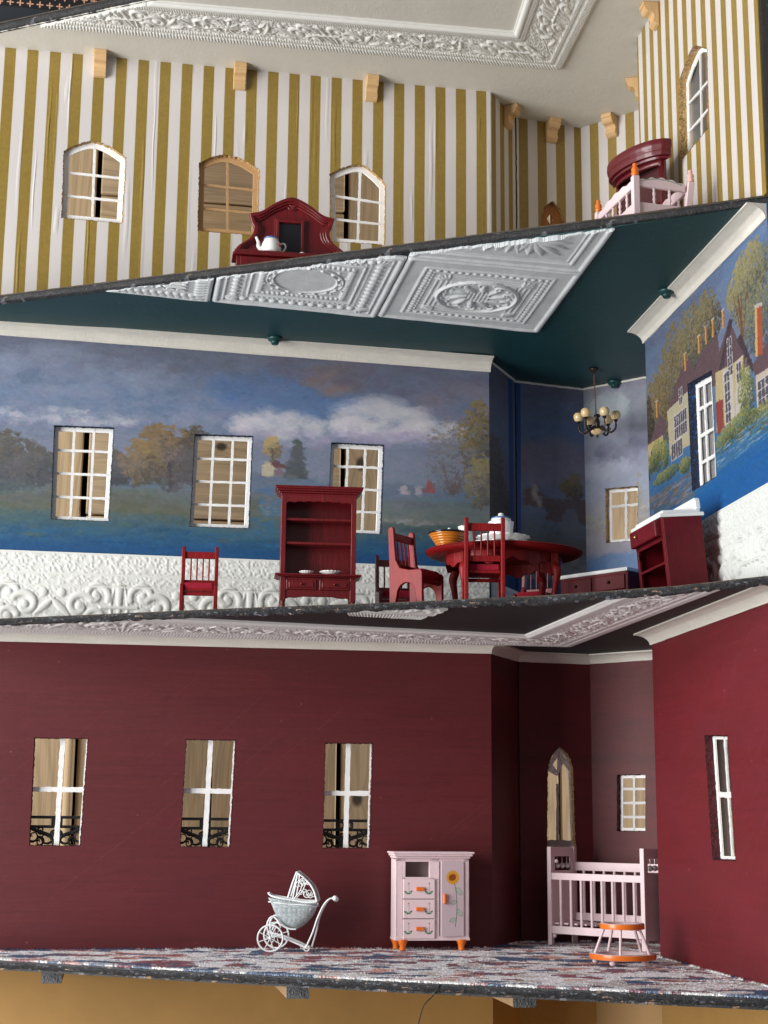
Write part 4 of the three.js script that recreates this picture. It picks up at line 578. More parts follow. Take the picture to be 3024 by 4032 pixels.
function tileRelief(kind) {
  const S = 0.205, R = new Relief(S, S, 0.001), c = S / 2, sq = (d, f) => { f(d, d, S - d, d); f(S - d, d, S - d, S - d); f(S - d, S - d, d, S - d); f(d, S - d, d, d); };
  sq(0.004, (a, b, e, f) => R.bar(a, b, e, f, 0.0034, 0.003));
  if (kind === 'A') {
    sq(0.026, (a, b, e, f) => R.bar(a, b, e, f, 0.0022, 0.002)); sq(0.033, (a, b, e, f) => R.beads(a, b, e, f, 0.0085, 0.0034, 0.0026)); sq(0.038, (a, b, e, f) => R.bar(a, b, e, f, 0.0012, 0.0014));
    for (const d of [0.046, 0.052, 0.058, 0.064]) sq(d, (a, b, e, f) => R.bar(a, b, e, f, 0.0016, 0.0014));
    R.stroke(arc(c, c, 0.048, 0.048, 0, 6.29, 40), 0.0026, 0.0026, 0.005);
    for (let i = 0; i < 10; i++) { const a = i * 0.6283; R.leaf(c + 0.014 * Math.cos(a), c + 0.014 * Math.sin(a), a + 0.5, 0.026, 0.0042, 0.0044); R.spiral(c + 0.036 * Math.cos(a + 0.3), c + 0.036 * Math.sin(a + 0.3), 0.0075, 1, a, 1, 0.0022, 0.0012, 0.0036); R.stamp(c + 0.04 * Math.cos(a), c + 0.04 * Math.sin(a), 0.0025, 0.003); }
    for (let i = -3; i <= 3; i++) { R.bar(c - 0.016, c + i * 0.0045, c + 0.016, c + i * 0.0045, 0.0009, 0.0026); R.bar(c + i * 0.0045, c - 0.016, c + i * 0.0045, c + 0.016, 0.0009, 0.0026); }
    for (const [sx, sy] of [[-1, -1], [1, -1], [1, 1], [-1, 1]]) for (let i = -2; i <= 2; i++) R.leaf(c + sx * 0.045, c + sy * 0.045, Math.atan2(sy, sx) + i * 0.4, 0.016, 0.0026, 0.003);
  } else if (kind === 'C') {
    sq(0.012, (a, b, e, f) => R.bar(a, b, e, f, 0.002, 0.002)); sq(0.024, (a, b, e, f) => R.beads(a, b, e, f, 0.0125, 0.0052, 0.004, 1, 1)); sq(0.034, (a, b, e, f) => R.beads(a, b, e, f, 0.00625, 0.0016, 0.002)); sq(0.04, (a, b, e, f) => R.bar(a, b, e, f, 0.0018, 0.002)); sq(0.052, (a, b, e, f) => R.rope(a, b, e, f, 0.006, 0.0014, 0.003, 0.3));
    for (const r of [0.045, 0.038]) R.stroke(arc(c, c, r, r, 0, 6.29, 40), 0.0014, 0.0014, 0.0026);
    for (let i = 0; i < 16; i++) { const a = i * 0.3927; R.stamp(c + 0.0415 * Math.cos(a), c + 0.0415 * Math.sin(a), 0.003, 0.004); R.stamp(c + 0.05 * Math.cos(a), c + 0.05 * Math.sin(a), 0.0022, 0.003); }
    for (const [sx, sy] of [[-1, -1], [1, -1], [1, 1], [-1, 1]]) for (let i = -2; i <= 2; i++) R.leaf(c + sx * 0.074, c + sy * 0.074, Math.atan2(sy, sx) + i * 0.35, 0.018, 0.0028, 0.003);
  } else if (kind === 'B') {
    sq(0.02, (a, b, e, f) => R.bar(a, b, e, f, 0.0026, 0.0026)); sq(0.026, (a, b, e, f) => R.bar(a, b, e, f, 0.0012, 0.0014));
    for (const [sx, sy] of [[-1, -1], [1, -1]]) for (let i = -3; i <= 3; i++) R.leaf(c + sx * 0.02, 0.085, Math.atan2(sy, sx) + i * 0.33, 0.058 - 0.006 * Math.abs(i), 0.006, 0.005);
    for (let i = -2; i <= 2; i++) R.leaf(c, 0.09, -Math.PI / 2 + i * 0.28, 0.05, 0.005, 0.005);
    R.spiral(c, 0.1, 0.03, 1.2, 0, 1, 0.005, 0.003, 0.005);
  } else {
    sq(0.012, (a, b, e, f) => R.rope(a, b, e, f, 0.009, 0.004, 0.003, 0.4)); sq(0.03, (a, b, e, f) => { const L = 0.012, n = Math.round(Math.hypot(e - a, f - b) / L); for (let i = 0; i < n; i++) { const t = i / n, t2 = (i + 0.5) / n, x = a + (e - a) * t, y = b + (f - b) * t, x2 = a + (e - a) * t2, y2 = b + (f - b) * t2, nx = -(f - b) / S, ny = (e - a) / S; R.bar(x, y, x2 + nx * 0.012, y2 + ny * 0.012, 0.0013, 0.0024); R.bar(x2 + nx * 0.012, y2 + ny * 0.012, a + (e - a) * (i + 1) / n, b + (f - b) * (i + 1) / n, 0.0013, 0.0024); } });
    for (let i = 0; i < 8; i++) R.bar(0.15, 0.03 + i * 0.01, 0.175, 0.03 + i * 0.01, 0.0022, 0.003); sq(0.05, (a, b, e, f) => R.beads(a, b, e, f, 0.01, 0.004, 0.003));
  }
  for (let i = 0; i < R.H.length; i++) R.H[i] *= 0.68; return R.wobble(0.0014, 0.03);
}
{ // four embossed tiles on the teal ceiling
  const bl = [-0.0105,-1.7994], br = [0.1956,-1.8529], tr = [0.2246,-1.6382], tl = [0.0256,-1.5961], v = [tl[0] - bl[0], tl[1] - bl[1]], w = [tr[0] - br[0], tr[1] - br[1]];
  const cbl = [-0.2114,-1.7541], cbr = [-0.0128,-1.803], dbl = [cbl[0] - 0.204, cbl[1] + 0.052];
  const pl = (a, b) => [a[0] + b[0], a[1] + b[1]], y2 = (x, z) => H.c2 + tilt2(x, z) * 0.6;
  const T = [['A', bl, br, tr, tl, 'embossed pale grey ceiling tile with a round foliage medallion'], ['C', cbl, cbr, pl(cbr, v), pl(cbl, v), 'embossed pale grey ceiling tile with a beaded ring'], ['B', tl, tr, pl(tr, w), pl(tl, v), 'cut embossed ceiling tile with leaves'], ['D', dbl, [cbl[0] - 0.003, cbl[1]], pl([cbl[0] - 0.003, cbl[1]], v), pl(dbl, v), 'cut embossed ceiling tile with zigzags']];
  for (const [k, a, b, c, d, lb] of T) atRoot(mesh('ceiling_tile', tileRelief(k).geo(quadMap(a, b, c, d, y2), behind(3, 0.001, 0.004)), M.tileGrey, house, lb)); }
{ // frame on the black ceiling, broken off at the front
  const O = [0.2455,-1.9786], I = [0.1771,-1.8756], o0 = [-0.4765,-1.877], i0 = [-0.3248,-1.7691], o1 = [0.3295,-1.4989], i1 = [0.2341,-1.5781];
  const ext = (a, b, t) => [a[0] + (b[0] - a[0]) * t, a[1] + (b[1] - a[1]) * t], o2 = ext(O, o0, 1.2), i2 = ext(I, [-0.0633,-1.8001], 2.95);
  M.foamLilac = std({ map: tone(228, 226, 224, 0.04, 12, 1, 256, 0.1), roughness: 0.75 });
  atRoot(mesh('ceiling_border', borderRelief(0.86, 0.09, 0.62).geo(quadMap(O, o2, i2, I, H.c1), behind(2, 0.004, 0.006)), M.foamLilac, house, 'white embossed frieze along the black ceiling'));
  const o3 = ext(O, o1, 1.08), i3 = ext(I, i1, 1.35);
  atRoot(mesh('ceiling_border', borderRelief(0.48, 0.085, 0.62).geo(quadMap(o3, O, I, i3, H.c1), behind(2, 0.003, 0.008)), M.foamLilac, house));
  const a = [-0.0393,-1.6876], b = [0.0408,-1.7134]; const R = new Relief(0.1, 0.03, 0.0011); R.rope(0.002, 0.006, 0.098, 0.006, 0.004, 0.004, 0.003, 0.3); R.pebble(0.003, 0.002); R.bar(0, 0.016, 0.1, 0.016, 0.004, 0.003);
  atRoot(mesh('ceiling_border', R.geo(quadMap(a, b, [b[0] + 0.03, b[1] + 0.07], [a[0], a[1] + 0.07], H.c1), behind(2, 0.003, 0.006)), M.foam, house, 'leftover stub of white frieze at the front edge')); }
function wainscot(key, s0, s1, top, label, dep = 0.58, mat = M.wainscot) {
  const w = s1 - s0, h = top - H.f2, R = new Relief(w, h, 0.0011);
  for (let x = 0.09 - ((s0 + 1) % 0.155); x < w + 0.06; x += 0.165) scroll(R, x, 0.031, 0.028, 0.0036, true);
  R.pebble(0.0021, 0.0008, 0, 9, 0, h * 0.55); R.pebble(0.0026, 0.0011, 0, 9, h * 0.56, h * 0.7); R.pebble(0.0026, 0.0012, 0, 9, h * 0.73, h * 0.97);
  for (const t of [0.555, 0.715]) for (let i = 0; i < R.nx; i++) { const j = Math.round(t * (R.ny - 1)); R.H[j * R.nx + i] = 0; R.H[(j + 1) * R.nx + i] *= 0.3; }
  for (let j = 0; j < R.ny; j++) for (let i = 0; i < R.nx; i++) { const t = j / (R.ny - 1); R.H[j * R.nx + i] += t > 0.56 ? 0.0014 * Math.sin(Math.PI * ((t - 0.56) / 0.16 % 1)) : 0; }
  for (let i = 0; i < R.H.length; i++) R.H[i] *= dep;
  return seat(mesh('wainscot', R.geo((u, v, hh) => V3(s0 + u * w, H.f2 + v * h, 0.0026 + hh)), mat, house, label), key);
}
wainscot('B2', -LEFT, WALL.B2.len - 0.002, 1.0825, 'white embossed wainscot along the landscape wall');
wainscot('J2', 0.004, WALL.J2.len - 0.004, 1.066); wainscot('T2', 0.004, WALL.T2.len - 0.003, 1.06);
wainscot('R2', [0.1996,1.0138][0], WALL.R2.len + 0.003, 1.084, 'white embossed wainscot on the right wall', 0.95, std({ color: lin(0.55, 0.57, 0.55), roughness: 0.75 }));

// ---------- cornices ----------
function cornice(key, s0, s1, yb, drop, out, m0 = 0, m1 = 0, label, tiltY = 0) { // cove from the wall to the ceiling; m0, m1 miter the ends
  const prof = [[0.0002, 0], [0.0012, 0], ...arc(out, 0, out - 0.0016, drop - 0.0018, Math.PI, Math.PI / 2, 8), [out, drop], [0.0002, drop]], n = 40, pos = [], uv = [], idx = [], m = prof.length;
  for (let i = 0; i <= n; i++) { const t = i / n; prof.forEach(([z, y], j) => { const a = s0 + m0 * z, b = s1 + m1 * z, s = a + (b - a) * t; pos.push(s, yb + tiltY * (1 - t) + y + (j < 2 ? 0.0008 * (fbm(s * 90, j, 2) - 0.5) : 0), z); uv.push(s, j * 0.003); }); }
  for (let i = 0; i < n; i++) for (let j = 0; j < m; j++) { const a = i * m + j, b = i * m + (j + 1) % m; idx.push(a, a + m, b, b, a + m, b + m); }
  for (const [k, s] of [[0, 1], [n, -1]]) { const c = pos.length / 3; pos.push(pos[k * m * 3], yb + drop * 0.8, 0.002); uv.push(0, 0); for (let j = 0; j < m; j++) { const a = k * m + j, b = k * m + (j + 1) % m; s > 0 ? idx.push(c, a, b) : idx.push(c, b, a); } }
  const g = new THREE.BufferGeometry(); g.setIndex(idx); g.setAttribute('position', new THREE.Float32BufferAttribute(pos, 3)); g.setAttribute('uv', new THREE.Float32BufferAttribute(uv, 2)); g.computeVertexNormals();
  return seat(mesh('cornice', toCreasedNormals(g, 0.6), M.cornice, house, label), key);
}
cornice('B2', -LEFT, WALL.B2.len + 0.002, 1.3535, 0.0168, 0.021, 0, 0, 'white cornice above the landscape', 0.013);
cornice('R2', -0.006, WALL.R2.len + 0.003, 1.3545, 0.0158, 0.021, 0, 0, 'white cornice on the right landscape wall');
cornice('B1', -LEFT, WALL.B1.len, 0.9697, 0.0127, 0.018, 0, 0.3, 'white cornice above the maroon wall'); cornice('J1', 0, WALL.J1.len, 0.9697, 0.0127, 0.016, -0.3, 0.3); cornice('T1', 0, WALL.T1.len, 0.9697, 0.0127, 0.016, -0.3, -0.5); cornice('U1', 0, WALL.U1.len, 0.9705, 0.0119, 0.016, 0.5, 0);
cornice('R1', -0.004, WALL.R1.len + 0.018, 0.9690, 0.0134, 0.022, 0, 0, 'white cornice on the right maroon wall');
for (const [w, a, b] of [['J2', 0, WALL.J2.len], ['T2', 0, WALL.T2.len], ['U2', 0, WALL.U2.len]]) { const p = []; for (let i = 0; i <= 30; i++) p.push([a + (b - a) * i / 30, H.c2 - 0.0016 + rr(-0.0003, 0.0003), 0.0016]); seat(mesh('ceiling_bead', wire(p, 0.0019, 60, 6), M.cornice, house), w); }

// ---------- corbels under the ivory ceiling, rosettes, joists ----------
const corbelShape = [[0, 0], [0.0205, 0], [0.0205, -0.006], ...arc(0.0125, -0.0065, 0.0065, 0.0075, 0, -Math.PI / 2, 5), ...arc(0.0125, -0.02, 0.0055, 0.006, Math.PI / 2, Math.PI, 4).map(([x, y]) => [x, y]), [0.0085, -0.027], [0.004, -0.031], [0, -0.032]];
function corbel(key, s, turn = 0, label) { const g = extr(corbelShape, 0.0168, 0.0005, [], -0.0084).rotateY(-Math.PI / 2); g.rotateY(turn); const o = mesh('corbel', mv(g, s, H.c3 - 0.0004, 0.0004), M.corbel, house, label); return seat(o, key); }
corbel('B3', [0.1341,1.7563][0]); corbel('B3', [0.3243,1.7557][0]); corbel('B3', [0.5092,1.7548][0]);
corbel('J3', WALL.J3.len * 0.62); corbel('T3', [0.0567,1.7581][0]); corbel('U3', [0.0545,1.7576][0]); corbel('R3', [0.0873,1.7597][0]);
corbel('V3', WALL.V3.len * 0.45);
M.corbel.side = THREE.DoubleSide;
function rosette(x, y) { const p = [x, y]; const g = lathe([[0.0001, -0.0105], [0.004, -0.0105], [0.0055, -0.008], [0.0058, -0.006], [0.009, -0.005], [0.0096, -0.003], [0.0105, 0], [0.0001, 0]], p[0], H.c2 + 0.001 + tilt2(x, y), p[1], 20); atRoot(mesh('ceiling_rosette', g, M.tealTrim, house)); }
rosette(...[-0.145,-1.9027]); rosette(...[0.3317,-1.7006]); rosette(...[0.3267,-2.0775]);
function joist(px, pz, w, label) { const b = box(w, 0.0155, 0.3, 0, 0, -0.15 + 0.001, 0.0008), e = box(w + 0.0006, 0.016, 0.0012, 0, 0, 0.002, 0.0004); for (const g of [b, e]) g.rotateY(0.17).translate(px, 0.5785, pz); const o = atRoot(mesh('joist', b, M.joistSide, house, label)); mesh('joist_end', e, M.joist, o); }
for (const [x, z, w] of [[-0.3714,-1.7865, 0.0225], [-0.086,-1.6537, 0.0235], [0.1453,-1.5943, 0.0235]]) joist(x, z, w);

// ---------- boards standing behind the house, seen through its windows ----------
const yard = add(scene, new THREE.Group(), 'board_wall'); yard.userData = { kind: 'structure' };
{ const w = WALL.B3, place = (g, m, nm = 'board') => { const o = mesh(nm, g, m, yard); o.position.set(w.o[0], 0, w.o[1]); o.rotation.y = Math.atan2(-w.d[1], w.d[0]); };
  const board = (s0, s1, y0, y1, z, m, horiz, tint) => { const g = box(s1 - s0 - 0.003, y1 - y0 - 0.003, 0.02, (s0 + s1) / 2, (y0 + y1) / 2, z + rr(-0.003, 0.003), 0.002), u = g.attributes.uv, p = g.attributes.position, ou = rnd(), ov = rnd(); for (let i = 0; i < p.count; i++) horiz ? u.setXY(i, ou + (p.getY(i)) / 0.16, ov + p.getX(i) / 0.5) : u.setXY(i, ou + p.getX(i) / 0.16, ov + p.getY(i) / 0.5); place(g, m); };
  const vs = [-0.5, -0.39, -0.27, -0.14, -0.02, 0.1305];
  for (let i = 0; i < vs.length - 1; i++) board(vs[i], vs[i + 1], 0, 2.5, -0.28, i % 2 ? M.plankA : M.plankB, false);
  for (const [a, b] of [[0.1405, 0.332], [0.332, 0.514]]) board(a, b, 0, 1.06, -0.28, M.plankB, false);
  for (let i = 0; i < 12; i++) board(0.1355 + rr(-0.001, 0.0015), 0.514, 1.065 + i * 0.125, 1.065 + (i + 1) * 0.125, -0.28, i % 2 ? M.plankA : M.plankB, true);
  for (const [a, b] of [[0.519, 0.605], [0.605, 0.73], [0.73, 0.85], [0.85, 0.99], [0.99, 1.12], [1.12, 1.26], [1.26, 1.38]]) board(a, b, 0, 2.5, -0.28, M.plankA, false);
  place(mv(new THREE.CylinderGeometry(0.0068, 0.0068, 1.06, 20), 0.1315, 0.53, -0.268), M.plankB, 'post');
  place(mv(new THREE.BoxGeometry(2.3, 2.6, 0.02), 0.4, 1.25, -0.34), M.boardBack, 'board_backing'); }
{ const g = (x0, z, m) => { const b = box(0.11, 2.5, 0.02, 0, 1.25, 0, 0.002), u = b.attributes.uv; for (let i = 0; i < u.count; i++) u.setXY(i, u.getX(i) / 0.16 + x0 * 3, u.getY(i) / 0.5 + z); b.rotateY(Math.PI / 2).translate(x0, 0, z); mesh('board', b, m, yard); };
  for (let i = 0; i < 7; i++) if (i !== 3) g(0.62, -2.05 + i * 0.115, i % 2 ? M.plankA : M.plankB);
  M.pipe = phy({ color: lin(0.52, 0.56, 0.58), roughness: 0.25, clearcoat: 0.6 });
  mesh('downpipe', [cyl(0.0085, 0.0085, 2.4, 0.4225, 0.05, -1.9, 28)], M.pipe, yard); }
// ---------- carpet ----------
{ const t = thing('carpet', 'frayed oriental carpet of blue, rust and cream wool on the lowest visible floor', 'carpet', [0, H.f1 - 0.004, -1.75]);
  const col = (x, z, o) => { // wool colours by place, metres
    const wx = 1.7 * x + 0.02 * (fbm(x * 18, z * 40, 2) - 0.5), wz = z + 0.012 * (fbm(x * 30 + 9, z * 30, 2) - 0.5);
    const a = fbm(wx * 16, wz * 44, 3), b = fbm(wx * 22 + 31, wz * 60 + 7, 3), c = fbm(wx * 12 + 61, wz * 34 + 3, 3), n = vnoise(x * 700, z * 700), f = 0.86 + 0.28 * n;
    let k = [242, 243, 252];
    if (c > 0.63) k = [206, 160, 150]; else if (c < 0.31) k = [204, 198, 194];
    if (a > 0.645) k = [78, 98, 128]; else if (a > 0.615) k = [128, 138, 148];
    if (b > 0.67) k = [150, 92, 102]; else if (b > 0.645) k = [104, 96, 106];
    const e = Math.abs(a - 0.5); if (e < 0.01) k = [120, 124, 134];
    o[0] = k[0] * f; o[1] = k[1] * f; o[2] = k[2] * f; };
  const X0 = -0.76, X1 = 0.46, Z0 = -2.16, Z1 = -1.38, tex = dataTex(2048, 1024, (u, v, o) => col(X0 + (X1 - X0) * u, Z0 + (Z1 - Z0) * v, o), true, false);
  const poly = planPoly(1, -0.001), n = poly.length, f = n - 7;
  const fr = poly.slice(7), edge = [...poly.slice(0, 7)]; for (let i = 0; i < fr.length - 1; i++) { const m = Math.round(Math.hypot(fr[i + 1][0] - fr[i][0], fr[i + 1][1] - fr[i][1]) / 0.004); for (let k = 0; k < m; k++) edge.push([fr[i][0] + (fr[i + 1][0] - fr[i][0]) * k / m + rr(-0.001, 0.001), fr[i][1] + (fr[i + 1][1] - fr[i][1]) * k / m + rr(-0.0025, 0)]); }
  const inPoly = (x, z) => { let c = false; for (let i = 0, j = n - 1; i < n; j = i++) { const [a, b] = poly[i], [d, e] = poly[j]; if ((b > z) !== (e > z) && x < (d - a) * (z - b) / (e - b) + a) c = !c; } return c; };
  const uvw = (g, dx = 0, dz = 0) => { const p = g.attributes.position, u = g.attributes.uv; for (let i = 0; i < p.count; i++) u.setXY(i, (p.getX(i) - X0) / (X1 - X0), (p.getZ(i) - Z0) / (Z1 - Z0)); return g; };
  M.carpet = std({ map: tex, roughness: 0.95, bumpMap: tile(greyNoise(256, (u, v) => pn(u, v, 60, 1)), 6), bumpScale: 0.002 });
  const g = uvw(sheet(edge, H.f1 - 0.001, H.f1)); g.translate(0, -(H.f1 - 0.004), 1.75);
  mesh('carpet_base', g, M.carpet, t);
  const tuft = new THREE.ConeGeometry(0.0007, 0.0024, 3, 1).translate(0, 0.0004, 0), N = 42000, im = new THREE.InstancedMesh(tuft, std({ color: 0xffffff, roughness: 0.95 }), N), m = new THREE.Matrix4(), q = new THREE.Quaternion(), e = new THREE.Euler(), c = new THREE.Color(), o = [0, 0, 0];
  let k = 0;
  const put = (x, z, lean, s, pale = 0) => { e.set(rr(-lean, lean), rr(0, 6.3), rr(-lean, lean)); m.compose(V3(x, 0.004, z + 1.75), q.setFromEuler(e), V3(s, s * rr(0.7, 1.3), s)); im.setMatrixAt(k, m); col(x, z, o); for (let i = 0; i < 3; i++) o[i] += ([226, 228, 236][i] - o[i]) * pale; c.setRGB(clamp(o[0] / 225), clamp(o[1] / 225), clamp(o[2] / 225), THREE.SRGBColorSpace); im.setColorAt(k, c); k++; };
  while (k < N - 14000) { const x = rr(-0.6, 0.42), z = rr(-2.14, -1.4); if (inPoly(x, z)) put(x, z, 1.3, rr(0.6, 1.1)); }
  while (k < N) { const i = 7 + Math.floor(rnd() * (f - 1)), t2 = rnd(); if (rnd() < 0.6) { const a = poly[i], b = poly[i + 1] ?? poly[i]; put(a[0] + (b[0] - a[0]) * t2, a[1] + (b[1] - a[1]) * t2 + rr(-0.003, 0.001), 1.5, rr(0.8, 1.5), 0.65 * rnd()); } else { const j = Math.floor(rnd() * 6), a = poly[j], b = poly[j + 1]; put(a[0] + (b[0] - a[0]) * t2, a[1] + (b[1] - a[1]) * t2 + 0.001, 0.6, rr(0.9, 1.7)); } }
  add(t, im, 'carpet_pile'); im.userData.kind = 'stuff'; }
M.threadMat = std({ color: lin(0.02, 0.018, 0.016), roughness: 0.8 });
{ const a = [0.0607,-1.554], b = [0.0377,0.5524]; const t = thing('thread', 'loose black thread hanging from the carpet edge', 'thread', [b[0], b[1], -1.575]);
  const L = (x, y, z) => [x - b[0], y - b[1], z + 1.575]; mesh('strand', wire([L(a[0] + 0.012, 0.598, a[1] - 0.006), L(a[0], 0.5975, a[1] + 0.001), L(a[0] - 0.006, 0.59, a[1] + 0.006), L(...[0.0528,0.5834], -1.57), L(...[0.044,0.5745], -1.57), L(...[0.0404,0.5634], -1.574), [0, 0, 0]], 0.0006, 40, 5), M.threadMat, t); }

// ---------- chairs ----------
function chairSide() {
  const p = [[-0.0215, 0], [-0.0225, 0.05], [-0.0245, 0.086], ...arc(-0.0205, 0.0865, 0.0038, 0.0038, Math.PI, 0, 6), [-0.0155, 0.07], [-0.0135, 0.052], [-0.008, 0.0425], [0.004, 0.0395], [0.016, 0.039], ...arc(0.0175, 0.0345, 0.0045, 0.0045, Math.PI / 2, 0, 5), [0.0222, 0.015], [0.0225, 0], [0.0155, 0], [0.0135, 0.012], ...arc(0.001, 0.012, 0.0125, 0.0135, 0, Math.PI, 10), [-0.0135, 0.003], [-0.0135, 0]];
  return extr(p, 0.0042, 0.0006, [], -0.0021).rotateY(-Math.PI / 2);
}
function makeChair(mat, seatMat) {
  const c = new THREE.Group(), sg = chairSide();
  for (const s of [-1, 1]) mesh('side_panel', mv(sg.clone(), s * 0.0198, 0, 0), mat, c);
  mesh('top_rail', box(0.0356, 0.0085, 0.003, 0, 0.0795, -0.0195), mat, c); mesh('lower_rail', box(0.0356, 0.0065, 0.003, 0, 0.0455, -0.0165), mat, c);
  for (let i = 0; i < 4; i++) mesh('spindle', taper([[-0.0108 + i * 0.0072, 0.048, -0.0168], [-0.0108 + i * 0.0072, 0.062, -0.018], [-0.0108 + i * 0.0072, 0.0765, -0.0195]], [0.00085, 0.001, 0.00085], 6, 8), mat, c);
  mesh('seat', box(0.0354, 0.0032, 0.035, 0, 0.0315, 0.002), mat, c); mesh('cushion', new RoundedBoxGeometry(0.035, 0.0085, 0.034, 3, 0.003).translate(0, 0.0365, 0.003), seatMat, c);
  mesh('stretcher', box(0.0356, 0.004, 0.003, 0, 0.027, 0.0175), mat, c);
  return c;
}
const chairProto = makeChair(M.chairWood, M.velvet), chairDark = makeChair(M.redWood, M.velvet);
function placeChair(src, x, z, turn, label, tilt = 0) { const c = src.clone(); c.position.set(x, H.f2, z); c.rotation.set(0, turn, tilt); scene.add(c); c.name = numbered('dining_chair'); tag(c, label, 'chair', 'red wooden dining chairs with velvet seats'); c.traverse((m) => { m.castShadow = m.receiveShadow = true; }); return c; }
placeChair(chairProto, ...[-0.223,-1.8023].map((v, i) => v + (i ? 0.02 : 0.004)), 0.1, 'red chair standing alone against the white wainscot');
placeChair(chairProto, ...[0.1086,-1.6086].map((v, i) => v - (i ? 0.02 : 0)), Math.PI + 0.02, 'red chair seen from behind in front of the round table');
placeChair(chairProto, 0.037, -1.672, 0.95, 'red chair in profile left of the round table, facing right');
placeChair(chairDark, 0.014, -1.83, 0.12, 'dark red chair half hidden behind the chair in profile');
placeChair(chairDark, 0.185, -1.83, -0.42, 'dark red chair beyond the round table, seen under its top');

// ---------- round table and what stands on it ----------
const TB = [0.136, -1.688], TT = H.f2 + 0.0665;
{ const t = thing('dining_table', 'round red dining table with curved legs and a carved apron', 'table', [TB[0], H.f2, TB[1]], 0.1), sz = 0.84;
  const top = lathe([[0.0001, 0.06], [0.078, 0.06], [0.0835, 0.0605], [0.0875, 0.0622], [0.0885, 0.0632], [0.088, 0.0642], [0.0895, 0.0652], [0.0885, 0.0662], [0.086, 0.0665], [0.0001, 0.0665]], 0, 0, 0, 64).scale(1, 1, sz); mesh('table_top', toCreasedNormals(top, 0.5), M.chairWood, t);
  const n = 160, pos = [], idx = [], uv = [], RX = 0.066, RZ = 0.052; for (let i = 0; i <= n; i++) { const a = i / n * 2 * Math.PI, sc = 0.0485 + 0.0032 * Math.cos(a * 8) + 0.0012 * Math.cos(a * 24); for (const [r, y] of [[1, 0.0602], [1, sc], [0.95, sc], [0.95, 0.0602]]) { pos.push(RX * r * Math.cos(a), y, RZ * r * Math.sin(a)); uv.push(i / n * 0.4, y); } } for (let i = 0; i < n; i++) for (let j = 0; j < 3; j++) { const a = i * 4 + j, b = a + 4; idx.push(a, a + 1, b, b, a + 1, b + 1); }
  const g = new THREE.BufferGeometry(); g.setIndex(idx); g.setAttribute('position', new THREE.Float32BufferAttribute(pos, 3)); g.setAttribute('uv', new THREE.Float32BufferAttribute(uv, 2)); g.computeVertexNormals(); mesh('apron', toCreasedNormals(g, 0.7), M.chairWood, t);
  const petals = []; for (let i = 0; i < 11; i++) { const a = Math.PI * (i + 0.5) / 11; petals.push(taper([[-0.02 + 0.0015 * Math.cos(a), 0.0475 + 0.0015 * Math.sin(a), 0], [-0.02 + 0.007 * Math.cos(a), 0.0475 + 0.007 * Math.sin(a), 0.0004], [-0.02 + 0.0105 * Math.cos(a), 0.0475 + 0.0105 * Math.sin(a), 0]], [0.0005, 0.0013, 0.0005], 6, 6)); } const pg = merge(petals).translate(0, 0, 0.0512); mesh('carving', pg, M.chairWood, t);
  for (const [sx, szn] of [[-1, 1], [1, 1], [1, -1], [-1, -1]]) { const x = sx * 0.05, z = szn * 0.036, o = [sx * 0.6, szn * 0.8]; const P = (d, y) => [x + o[0] * d, y, z + o[1] * d]; const leg = [box(0.0082, 0.016, 0.0082, x, 0.0525, z, 0.0008), taper([P(0, 0.047), P(0.0035, 0.041), P(0.0035, 0.034), P(0.001, 0.022), P(0.0005, 0.01), P(0.003, 0.004), P(0.0042, 0.0022)], [0.0048, 0.0053, 0.0043, 0.0035, 0.0029, 0.0031, 0.0022], 20, 8)]; mesh('leg', leg, M.chairWood, t); } }
{ // amber bowl, near the left of the table
  const t = thing('bowl', 'ribbed amber pottery bowl with a dark rim on the round table', 'bowl', [TB[0] - 0.0635, TT, TB[1] + 0.012]);
  M.amber = phy({ map: tone(186, 112, 34, 0.25, 12, 1, 256, 0.02), roughness: 0.25, clearcoat: 0.5 });
  const pr = [[0.0001, 0], [0.010, 0]]; for (let i = 0; i <= 28; i++) { const k = i / 28; pr.push([0.010 + 0.0125 * k + 0.0006 * Math.sin(k * 44), 0.018 * k]); } pr.push([0.0205, 0.0178], [0.012, 0.004], [0.0001, 0.003]); mesh('bowl_body', lathe(pr, 0, 0, 0, 36), M.amber, t); mesh('rim', new THREE.TorusGeometry(0.0222, 0.0012, 8, 40).rotateX(Math.PI / 2).translate(0, 0.0182, 0), M.darkGlass, t); mesh('knob', ball(0.0022, 0.0005, 0.0195, 0.018), M.china, t); }
function plate(x, y, z, r, label, group, hh = 0.005, ang = 0) { const t = thing('plate', label, 'plate', [x, y, z], ang, group); const n = 72, g = lathe([[0.0001, 0], [r * 0.55, 0], [r * 0.62, hh * 0.25], [r * 0.97, hh * 0.8], [r, hh], [r * 0.96, hh], [r * 0.6, hh * 0.4], [0.0001, hh * 0.3]], 0, 0, 0, n), p = g.attributes.position; for (let i = 0; i < p.count; i++) { const a = Math.atan2(p.getZ(i), p.getX(i)), q = Math.hypot(p.getX(i), p.getZ(i)) / r; if (q > 0.9) { const k = 1 + 0.035 * Math.cos(a * 18) * (q - 0.8) * 5; p.setX(i, p.getX(i) * k); p.setZ(i, p.getZ(i) * k); } } g.computeVertexNormals(); mesh('dish', g, M.china, t); return t; }
const PC = [TB[0] - 0.005, TB[1] + 0.012];
plate(PC[0], TT, PC[1], 0.0375, 'large white scalloped plate, lowest of the stack on the round table', undefined, 0.0062);
plate(PC[0] + 0.003, TT + 0.0062, PC[1], 0.030, 'white scalloped dish stacked on the large plate of the round table', undefined, 0.0085);
